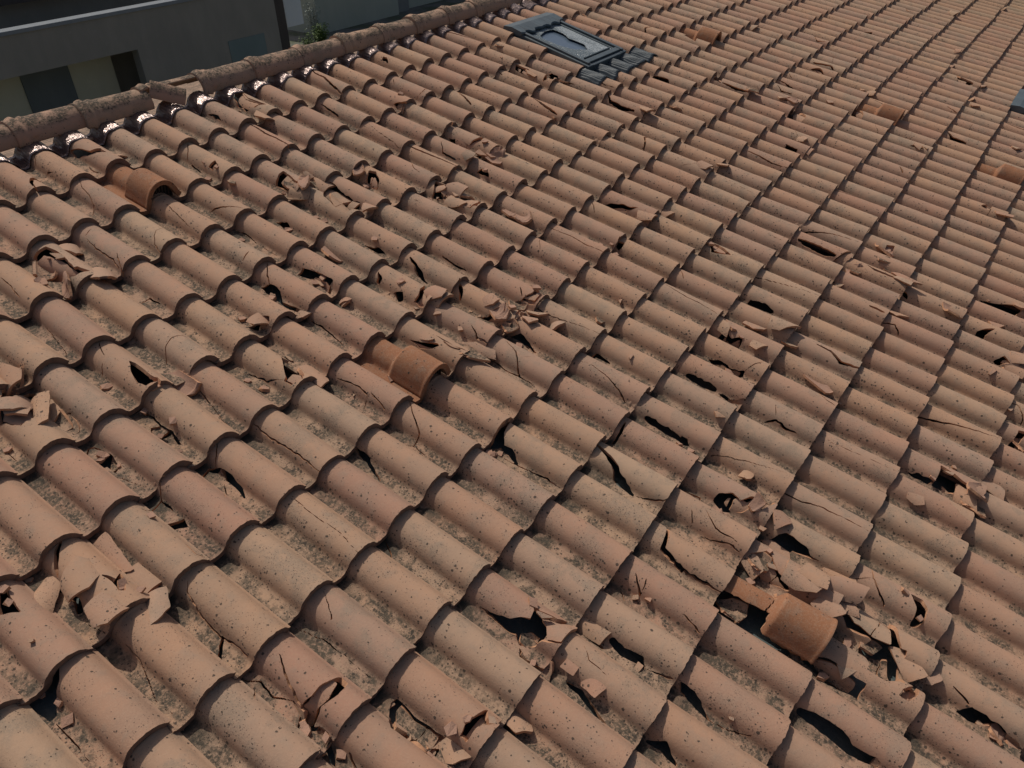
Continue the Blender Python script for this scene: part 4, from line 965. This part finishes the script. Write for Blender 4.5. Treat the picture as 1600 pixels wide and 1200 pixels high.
for (c, r), lab in VD.items():
    t = thing('vent_tile', tile_matrix(c, r, [.0, -.006, .004, .0, .03, .03] if (c, r) == (2, 12) else None)); tag(t, lab, 'vent tile', 'orange vent tiles of the roof')
    S = np.linspace(0, SL, 70); Y = np.linspace(0, LT, 84); phi = None
    if (c, r) == (2, 12):
        SS, YY = np.meshgrid(S, Y, indexing='ij'); X = prof(SS)[0]; wx, wy = warp(SS, YY, 0.014, 0.004, 2)
        phi = -sd_poly(X + wx, YY + wy, [(-.1, -.1), (.046, -.1), (.052, .19), (.085, .20), (.075, .5), (-.1, .5)])
        d, q = sd_line(X + wx, YY + wy, [(.04, .19), (.09, .215), (.15, .20), (.22, .22)]); phi = np.minimum(phi, d - .003)
    V, F, mi, uv, sm = shell(S, Y, phi, hood=hood)
    obj_ = link('hooded_tile', mesh('hooded_tile', V, F, VT, mi, uv, sm), t)
    g = MB(); zt = lambda x: 0.119 * max(0.05, 1 - abs((x - .124) / .094) ** 2.6) - 0.014
    xs = np.linspace(.052, .198, 19)
    for k in range(18):
        if k % 2: g.box(xs[k], xs[k + 1] - .001, .030, .036, -.01, max(.0, zt((xs[k] + xs[k + 1]) / 2)))
    xs2 = np.linspace(.044, .204, 24)
    for k in range(23): g.box(xs2[k], xs2[k + 1], .040, .044, -.01, max(0., zt((xs2[k] + xs2[k + 1]) / 2)))
    g.build('grille', [M_GRILLE], t)

# ---------------------------------------------------------------- skylights
def metal(name, a, rough, metallic=0.0, bs=0.3):
    m, t = newmat(name); n = N(t); tc = n.node('ShaderNodeTexCoord'); v = tc.outputs['Object']
    big = n.noise(v, 7.0, 4, 0.6); col = n.mix(n.smooth(big, .3, .7), C3(*a), C3(a[0] * 1.35, a[1] * 1.35, a[2] * 1.35))
    col = n.mix(n.smooth(n.noise(v, 90.0, 4, .7), .55, .75, 0, .45), col, C3(.22, .20, .17))
    principled(n, col, rough, n.noise(v, 25.0, 3, .5), bs, 0.004, metallic=metallic, spec=0.5)
    return m
M_FRAME = metal('grey_blue_frame_metal', (0.060, 0.078, 0.088), 0.5); M_APRON = metal('pleated_lead_apron', (0.055, 0.068, 0.076), 0.5)
M_PANE, t_ = newmat('shattered_glass'); n = N(t_); tc = n.node('ShaderNodeTexCoord'); v = tc.outputs['Object']
cr = n.vor(v, 62.0, 'DISTANCE_TO_EDGE'); cr2 = n.vor(v, 140.0, 'F1', out=1)
sep = n.node('ShaderNodeSeparateXYZ'); n.link(v, sep.inputs[0])
shat = n.smooth(n.math('ADD', n.noise(v, 6.0, 4, .6), n.math('MULTIPLY_ADD', sep.outputs[0], 0.9, -0.22)), .42, .68)
sc_ = n.node('ShaderNodeSeparateColor'); n.link(cr2, sc_.inputs[0])
col = n.mix(shat, C3(.13, .16, .17), n.mix(n.smooth(cr, .0, .12), C3(.40, .44, .46), n.mix(sc_.outputs[0], C3(.15, .18, .195), C3(.33, .37, .39))))
principled(n, col, n.math('MULTIPLY_ADD', shat, .3, .25), n.math('ADD', sc_.outputs[1], n.smooth(cr, 0, .1)), 0.6, 0.004, spec=0.6)
M_INNER, t_ = newmat('inner_glass'); principled(N(t_), C3(.10, .135, .18), .2, spec=0.6)  # bluish base colour stands in for the sky reflected in the pane
def skylight(u0, u1, v0, v1, lab, dent):
    """u across, v0 top (upslope) > v1 bottom"""
    t = thing('skylight', RM @ Matrix.Translation((u0, v1, 0))); tag(t, lab, 'skylight')
    w_, h_ = u1 - u0, v0 - v1; z0, z1 = -0.105, 0.012; f = 0.075
    b = MB()
    b.box(0, f, 0, h_, z0, z1); b.box(w_ - f, w_, 0, h_, z0, z1); b.box(f, w_ - f, 0, f, z0, z1 - .003); b.box(f, w_ - f, h_ - f, h_, z0, z1 - .003)
    b.build('frame', [M_FRAME], t, bevel=.006)
    b = MB()                                                      # sash: a raised rail inside the frame
    s0, s1 = 0.022, 0.052
    b.box(s0, s1, s0, h_ - s0, z1 + .001, z1 + .016); b.box(w_ - s1, w_ - s0, s0, h_ - s0, z1 + .001, z1 + .016)
    b.box(s1, w_ - s1, s0 + .012, s1 + .03, z1 + .001, z1 + .012); b.box(s1 + .05, w_ - s1 - .05, s1 + .05, s1 + .064, z1 - .012, z1 + .010)
    b.build('sash', [M_FRAME], t, bevel=.004)
    # hood over the top edge, dented along its lower lip
    nx = 28; V = []; F = []; rg = random.Random(4)
    for i in range(nx + 1):
        x = -.012 + (w_ + .024) * i / nx; d = (0.012 * math.sin(i * 1.1) + rg.uniform(-.008, .012)) if dent else 0
        y1 = h_ - .17 - d
        for (y, z) in ((h_ + .012, z0 + .06), (h_ + .012, z1 + .012), (h_ - .06, z1 + .030), (y1 + .008, z1 + .026 - abs(d) * .5), (y1, z1 + .016 - abs(d) * .5), (y1 + .006, z1 - .004)): V.append((x, y, z))
    for i in range(nx):
        for k in range(5): F.append((i * 6 + k, i * 6 + k + 1, (i + 1) * 6 + k + 1, (i + 1) * 6 + k))
    F.append(tuple(range(5, -1, -1))); F.append(tuple(nx * 6 + k for k in range(6)))
    V2 = V; hd = link('top_hood', mesh('top_hood', V2, F, [M_FRAME], smooth=False), t)
    # outer pane with its hole, inner pane below
    gx = np.linspace(f - .02, w_ - f + .02, 70); gy = np.linspace(f - .02, h_ - f + .02, 90)
    GX, GY = np.meshgrid(gx, gy, indexing='ij'); a_ = (GX - f) / (w_ - 2 * f); b_ = 1 - (GY - f) / (h_ - 2 * f)
    wx, wy = warp(GX, GY, .05, .012, 3)
    phi = -sd_poly(a_ + wx, b_ + wy, [(.12, .33), (.20, .24), (.45, .19), (.68, .22), (.72, .34), (.62, .48), (.66, .70), (.52, .80), (.30, .74), (.15, .54)])
    P, F = march(gx, gy, phi); np_ = len(P)
    V = [(p[0], p[1], .004) for p in P] + [(p[0], p[1], -.001) for p in P]
    pane = link('glass_pane', mesh('glass_pane', V, F + [tuple(i + np_ for i in reversed(g)) for g in F], [M_PANE], smooth=False), t)
    b = MB(); b.box(f - .02, w_ - f + .02, f - .02, h_ - f + .02, -.016, -.012); b.build('inner_pane', [M_INNER], t)
    # pleated apron draped over the next course
    a0, a1 = -.16, w_ + .24; nu = 420; nv = 9; V = []; F = []
    for i in range(nu + 1):
        x = a0 + (a1 - a0) * i / nu
        for j in range(nv + 1):
            y = .035 - (.225 + .012 * math.sin(x * 23) + .006 * math.sin(x * 71)) * j / nv
            hh = max(height(u0 + x, v1 + min(y, -.0)), height(u0 + x, v1 + min(y, 0) - .012)) if y < .0 else height(u0 + x, v1 - .001)
            V.append((x, y, hh + .009 + .0032 * math.sin(x * 2 * math.pi / .0125 + math.sin(y * 30 + x * 9) * .8) + .002 * math.sin(x * 90 + y * 40)))
    for i in range(nu):
        for j in range(nv): q = i * (nv + 1) + j; F.append((q, q + 1, q + nv + 2, q + nv + 1))
    ap = link('pleated_apron', mesh('pleated_apron', V, F, [M_APRON], smooth=True), t)
    so2 = ap.modifiers.new('thick', 'SOLIDIFY'); so2.thickness = .0025; so2.offset = 1
skylight(18.95 * W, 21.95 * W, -0.76 * L, -3.08 * L, 'grey blue framed skylight with shattered glass and dented hood near the ridge', True)
skylight(35.05 * W, 38.1 * W, -11.02 * L, -13.2 * L, 'skylight cut off by the right edge of the photo', False)

# ---------------------------------------------------------------- ridge: caps and foil flashing
M_FOIL, t_ = newmat('crinkled_foil'); n = N(t_); tc = n.node('ShaderNodeTexCoord'); v = tc.outputs['Object']
mp = n.node('ShaderNodeMapping'); n.link(v, mp.inputs[0]); mp.inputs['Scale'].default_value = (260, 12, 12)
mp2 = n.node('ShaderNodeMapping'); n.link(v, mp2.inputs[0]); mp2.inputs['Scale'].default_value = (40, 22, 22)
bumpf = n.math('ADD', n.noise(mp.outputs[0], 1.0, 2, .5), n.math('MULTIPLY', n.noise(mp2.outputs[0], 1.0, 2, .5), .6))
principled(n, n.mix(n.smooth(n.noise(v, 14.0, 3, .6), .4, .65), C3(.20, .14, .125), C3(.26, .19, .17)), .25, bumpf, .8, .008, metallic=.55, spec=1.0)
nu = 1500; a0, a1 = -2.6 * W, 34 * W; V = []; F = []; nv = 8; rg = random.Random(3)
for i in range(nu + 1):
    u = a0 + (a1 - a0) * i / nu
    h0 = max(height(u, -.03), height(u + .006, -.03), height(u - .006, -.03))
    for j in range(nv + 1):
        v_ = .085 - (.130 + .004 * math.sin(u * 37) + .003 * math.sin(u * 91 + 1)) * j / nv
        V.append((u, v_, h0 + .006 + .010 * (v_ + .03) * 2 + .0012 * math.sin(u * 300 + v_ * 20)))
for i in range(nu):
    for j in range(nv): q = i * (nv + 1) + j; F.append((q, q + 1, q + nv + 2, q + nv + 1))
fo = link('ridge_foil', mesh('ridge_foil', V, F, [M_FOIL], smooth=True)); fo.matrix_world = RM
so2 = fo.modifiers.new('thick', 'SOLIDIFY'); so2.thickness = .0015; so2.offset = 1
tag(fo, 'glossy dark brown crinkled foil strip draped over tiles below the ridge caps', 'flashing')
RIDGE_T = Matrix.Translation((0, .125, -.012))
def cap_vf(x0, x1, a0, a1, R=.086, collar=True, seed=0, nx=34, na=40, phi=None, th=.013):
    V = []; F = []; rg = random.Random(seed); ph = rg.random() * 6
    for i in range(nx + 1):
        x = x0 + (x1 - x0) * i / nx; d = x - x0
        for j in range(na + 1):
            a = a0 + (a1 - a0) * j / na
            rr = R * (1 - .05 * d / .37) + .0012 * math.sin(a * 3 + ph + x * 11)
            if collar: rr += .011 * math.exp(-((d - .045) / .013) ** 4) + .009 * math.exp(-((d - .09) / .010) ** 2) * (0.35 < a < 2.9) + .005 * (d < .06)
            ez = .95 * math.sin(a); ey = -math.cos(a)
            V.append((x, rr * ey, rr * ez)); 
    m = len(V)
    for i in range(nx + 1):
        x = x0 + (x1 - x0) * i / nx
        for j in range(na + 1):
            a = a0 + (a1 - a0) * j / na; rr = R - th
            V.append((x, -rr * math.cos(a), .95 * rr * math.sin(a)))
    k = na + 1
    for i in range(nx):
        for j in range(na):
            q = i * k + j; F.append((q, q + k, q + k + 1, q + 1)); F.append((m + q, m + q + 1, m + q + k + 1, m + q + k))
    for i in range(nx):
        for q, w_ in ((i * k, 1), (i * k + na, 0)):
            f_ = (q, m + q, m + q + k, q + k); F.append(f_ if w_ else f_[::-1])
    for j in range(na):
        q = j; F.append((q, q + 1, m + q + 1, m + q)); q = nx * k + j; F.append((q, m + q, m + q + 1, q + 1))
    return V, F
XS = [-.64, -.27, .10, .46, .83, 1.20, 1.59, 1.98, 2.36, 2.75, 3.11, 3.50, 3.86, 4.28, 4.66, 5.04, 5.42, 5.80, 6.2, 6.6, 7.0]
CL = {0: 'leftmost', 1: 'second', 2: 'third', 3: 'fourth', 4: 'fifth'}
vis_i = 0
for i in range(len(XS) - 1):
    x0, x1 = XS[i], XS[i + 1] + .035
    jm = Matrix.Translation((0, RND.gauss(0, .003), RND.gauss(0, .002))) @ Euler((RND.gauss(0, .02), 0, RND.gauss(0, .008))).to_matrix().to_4x4()
    if 5.0 < x0 : lab = 'clay ridge tile beyond the top edge, %s past the gap in the ridge' % ordn(i - 13)
    else: lab = 'lichen speckled clay ridge cap, %s from the left end of the ridge' % ordn(max(i, 1))
    if i == 0: continue
    if i == 4:                                       # the broken one: its near half has slid off
        V, F = cap_vf(0, .385, 1.35, 3.1, seed=i); o = link('ridge_tile', mesh('ridge_tile', V, F, [M_RIDGE], smooth=True))
        V2, F2 = cap_vf(0, .19, .10, 1.45, collar=False, seed=9)
        V2 = [(x - .09, y + .07, z - .05) for x, y, z in V2]
        p = link('ridge_shard', mesh('ridge_shard', V2, F2, [M_RIDGE], smooth=True))
        p.matrix_world = RM @ Matrix.Translation((.955, .045, .050)) @ Euler((math.radians(-6), math.radians(14), math.radians(-34))).to_matrix().to_4x4()
        tag(p, 'broken half of a ridge cap slid off the ridge over the foil', 'ridge cap shard')
        lab = 'broken clay ridge cap with its near half missing'
    elif i == 13:
        V, F = cap_vf(.03, .30, .1, 2.9, seed=i, collar=False); o = link('ridge_tile', mesh('ridge_tile', V, F, [M_RIDGE], smooth=True))
        jm = Matrix.Translation((.02, .012, -.022)) @ Euler((0, .03, .10)).to_matrix().to_4x4(); lab = 'short broken ridge cap left of the grey skylight, at the photo top edge'
    else:
        V, F = cap_vf(0, x1 - x0, -.05, 3.19, seed=i); o = link('ridge_tile', mesh('ridge_tile', V, F, [M_RIDGE], smooth=True))
    for pl in o.data.polygons:
        if len(pl.vertices) == 4 and abs(pl.normal.x) > .9: pl.use_smooth = False
    o.matrix_world = RM @ RIDGE_T @ Matrix.Translation((x0, 0, 0)) @ jm
    tag(o, lab, 'ridge cap', 'clay ridge caps along the roof ridge')
# ---------------------------------------------------------------- the house under the tiles, ground, neighbours
GZ = -6.2
def deckmat():
    m, t = newmat('roof_membrane'); n = N(t); tc = n.node('ShaderNodeTexCoord'); v = tc.outputs['Object']
    col = n.mix(n.smooth(n.noise(v, 9.0, 4, 0.6), .35, .65), C3(0.085, 0.115, 0.115), C3(0.13, 0.15, 0.14))
    col = n.mix(n.smooth(n.noise(v, 60.0, 4, 0.7), .5, .7, 0, .6), col, C3(0.20, 0.19, 0.165))
    principled(n, col, 0.8, n.noise(v, 70.0, 5, 0.7), 0.8, 0.004)
    return m
house = thing('house'); tag(house, 'house under the damaged clay tile roof, seen only through its roof', 'house')
b_ = MB()
def slab(pts, t):      # roof slab in roof coordinates
    V = [RM3 @ Vector(p) for p in pts]; V2 = [p + Vector((0, 0, -t)) for p in V]
    b_.add(V + V2, [(0, 1, 2, 3), (7, 6, 5, 4), (0, 4, 5, 1), (1, 5, 6, 2), (2, 6, 7, 3), (3, 7, 4, 0)])
slab([(-3.2, -9.5, -0.118), (16.5, -9.5, -0.118), (16.5, 0.12, -0.118), (-3.2, 0.12, -0.118)], 0.2)
b_.build('roof_membrane', [deckmat()], house)

b_ = MB(); slab([(-3.2, .13, -.15), (16.5, .13, -.15), (16.5, 7.2, -3.95), (-3.2, 7.2, -3.95)], .2)   # far slope, out of sight behind the ridge
b_.build('far_roof_slope', [M_RIDGE], house)
def wallmat(name, a, b):
    m, t = newmat(name); n = N(t); tc = n.node('ShaderNodeTexCoord'); v = tc.outputs['Object']
    mp = n.node('ShaderNodeMapping'); n.link(v, mp.inputs[0]); mp.inputs['Scale'].default_value = (1, 1, .35)
    col = n.mix(n.smooth(n.noise(mp.outputs[0], 1.6, 6, .65), .35, .7), C3(*a), C3(*b))
    col = n.mix(n.smooth(n.noise(v, 5.0, 5, .7), .6, .75, 0, .35), col, C3(a[0] * 1.5, a[1] * 1.5, a[2] * 1.45))
    principled(n, col, .9, n.noise(v, 60.0, 5, .7), .5, .006); return m
b_ = MB(); b_.box(-3.0, 16.2, -8.9, 6.6, GZ, -4.0); b_.build('wall', [wallmat('house_plaster', (.45, .40, .32), (.40, .36, .29))], house)
M_GREY = wallmat('grey_render', (.235, .225, .20), (.275, .26, .23)); M_COP = wallmat('coping_stone', (.20, .22, .24), (.23, .245, .26))
M_OLIVE = wallmat('pale_olive_render', (.42, .42, .33), (.46, .455, .36)); M_DARKP = wallmat('dark_blue_panel', (.11, .13, .135), (.13, .15, .155))
M_BRN = wallmat('dark_brown_metal', (.06, .052, .048), (.08, .068, .06)); M_PALE = wallmat('pale_blue_panel', (.62, .66, .68), (.68, .70, .72)); M_TEAL = wallmat('pale_teal_shutter', (.15, .20, .20), (.17, .22, .22))
B = thing('apartment_building', Matrix.Translation((10, 16, GZ))); tag(B, 'shaded grey apartment building with a coped terrace parapet behind the ridge', 'building')
def part(name, mat, boxes, parent=B, bevel=0.0):
    org = Vector((10, 16, GZ)); b = MB()
    for x0, x1, y0, y1, z0, z1 in boxes: b.box(x0 - 10, x1 - 10, y0 - 16, y1 - 16, z0 - GZ, z1 - GZ)
    return b.build(name, [mat], parent, bevel=bevel)
part('facade', M_GREY, [(-6, 10.10, 16, 16.3, -3.34, -2.471), (10.10, 14.75, 16, 16.3, GZ, -2.471)])
part('parapet_coping', M_COP, [(-6, 14.80, 15.96, 16.34, -2.47, -2.38)], bevel=.01)
part('recessed_wall', M_OLIVE, [(-6, 9.86, 17, 17.25, GZ, -3.30), (11.2, 14.6, 17, 17.25, GZ, -3.3)])
part('garage_door', M_DARKP, [(7.44, 8.66, 16.96, 16.996, GZ, -3.32)])
part('passage_back', M_GREY, [(9.0, 14.0, 17.5, 17.6, GZ, -3.37), (10.85, 10.95, 16.31, 18.19, GZ, -3.37)])
part('terrace_floor', M_GREY, [(-6, 14.75, 16.3, 21, -3.36, -3.24)])
part('terrace_back_wall', M_GREY, [(-6, 14.7, 20, 20.2, -3.22, -2.42)])
part('upper_wall', M_OLIVE, [(-6, 8.6, 19.6, 20.3, -2.40, 1.5)])
part('terrace_ceiling', M_BRN, [(8.62, 14.7, 19.3, 20.3, -2.40, 1.2)])
sh_ = part('shutter', M_TEAL, [(12.87, 14.17, 15.985, 16.02, -5.1, -3.65)])
part('corner_downpipe', M_BRN, [(14.752, 15.10, 16.02, 16.5, GZ, -1.0)])
part('pale_screen', M_PALE, [(15.94, 16.62, 17.0, 17.06, -3.9, -.5)])
lamp = MB()
for k in range(8):
    a = k * math.pi / 4; lamp.add([(0, 0, 0), (.05 * math.cos(a), -.02, .05 * math.sin(a)), (.05 * math.cos(a + .785), -.02, .05 * math.sin(a + .785)), (0, -.07, 0)], [(0, 1, 2), (1, 3, 2)])
lp = lamp.build('wall_lamp', [M_PALE], B); lp.location = (10.42 - 10, 17.9 - 16, -4.05 - GZ)
B2 = thing('villa', Matrix.Translation((26, 24, GZ))); tag(B2, 'pale olive rendered villa behind the ridge, right of the shrubs', 'building')
def part2(name, mat, x0, x1, y0, y1, z0, z1):
    b = MB(); b.box(x0 - 26, x1 - 26, y0 - 24, y1 - 24, z0 - GZ, z1 - GZ); return b.build(name, [mat], B2)
part2('wall', M_OLIVE, 23.4, 28.7, 24, 30, GZ, 1.5)
part2('side_wall', M_GREY, 28.705, 29.8, 24.3, 30, GZ, 1.5)
part2('wing_wall', M_OLIVE, 29.805, 60, 24.6, 30, GZ, 1.5)
# yard
m_, t_ = newmat('yard_paving'); n = N(t_); tc = n.node('ShaderNodeTexCoord'); v = tc.outputs['Object']
principled(n, n.mix(n.smooth(n.noise(v, .8, 6, .65), .4, .6), C3(.16, .15, .13), C3(.09, .10, .06)), .95, n.noise(v, 12.0, 5, .7), .5, .02)
g = MB(); g.add([(-600, -600, 0), (600, -600, 0), (600, 600, 0), (-600, 600, 0)], [(0, 1, 2, 3)])
gr = g.build('ground', [m_]); gr.location = (0, 0, GZ); tag(gr, kind='structure')
# shrubs in the gap between the buildings
def leafmat(name, a, b):
    m, t = newmat(name); n = N(t); tc = n.node('ShaderNodeTexCoord'); col = n.mix(n.noise(tc.outputs['Object'], 30.0, 2, .5), C3(*a), C3(*b)); principled(n, col, .6); return m
def shrub(loc, h, rad, nleaf, ls, mat, lab, seed):
    rg = random.Random(seed); t = thing('shrub', Matrix.Translation(loc)); tag(t, lab, 'shrub')
    V = []; F = []; S_ = MB()
    for k in range(9):
        a = rg.random() * 6.28; tip = Vector((math.cos(a) * rad * rg.random(), math.sin(a) * rad * rg.random(), h * rg.uniform(.6, 1)))
        for q in range(3):
            e = (math.cos(q * 2.1) * .012, math.sin(q * 2.1) * .012); e2 = (math.cos(q * 2.1 + 2.1) * .012, math.sin(q * 2.1 + 2.1) * .012)
            S_.add([(e[0], e[1], 0), (e2[0], e2[1], 0), (tip.x + e2[0] * .3, tip.y + e2[1] * .3, tip.z), (tip.x + e[0] * .3, tip.y + e[1] * .3, tip.z)], [(0, 1, 2, 3)])
        for j in range(nleaf // 9):
            p = tip * rg.uniform(.35, 1.05) + Vector((rg.gauss(0, .09), rg.gauss(0, .09), rg.gauss(0, .09)))
            R_ = Euler((rg.uniform(-1, 1), rg.uniform(-1, 1), rg.random() * 6.28)).to_matrix(); o_ = len(V)
            for c_ in ((-.5, 0, 0), (0, -.22, .05), (.6, 0, 0), (0, .22, .05)): V.append(p + R_ @ (Vector(c_) * ls))
            F.append((o_, o_ + 1, o_ + 2, o_ + 3))
    link('foliage', mesh('foliage', V, F, [mat], smooth=False), t); S_.build('stem', [M_BRN], t)
MG = leafmat('green_leaves', (.05, .10, .02), (.12, .17, .03)); MS = leafmat('silver_leaves', (.22, .25, .20), (.38, .40, .34))
shrub((20.1, 21.0, GZ), .95, .30, 500, .09, MG, 'yellow green leafy shrub in the gap behind the ridge', 1)
shrub((22.25, 23.0, GZ), 1.8, .35, 700, .08, MS, 'silvery pale shrub against the olive villa wall', 2)
shrub((21.9, 22.2, GZ), .9, .6, 900, .10, MG, 'dark green shrub between the pale screen and the villa', 3)
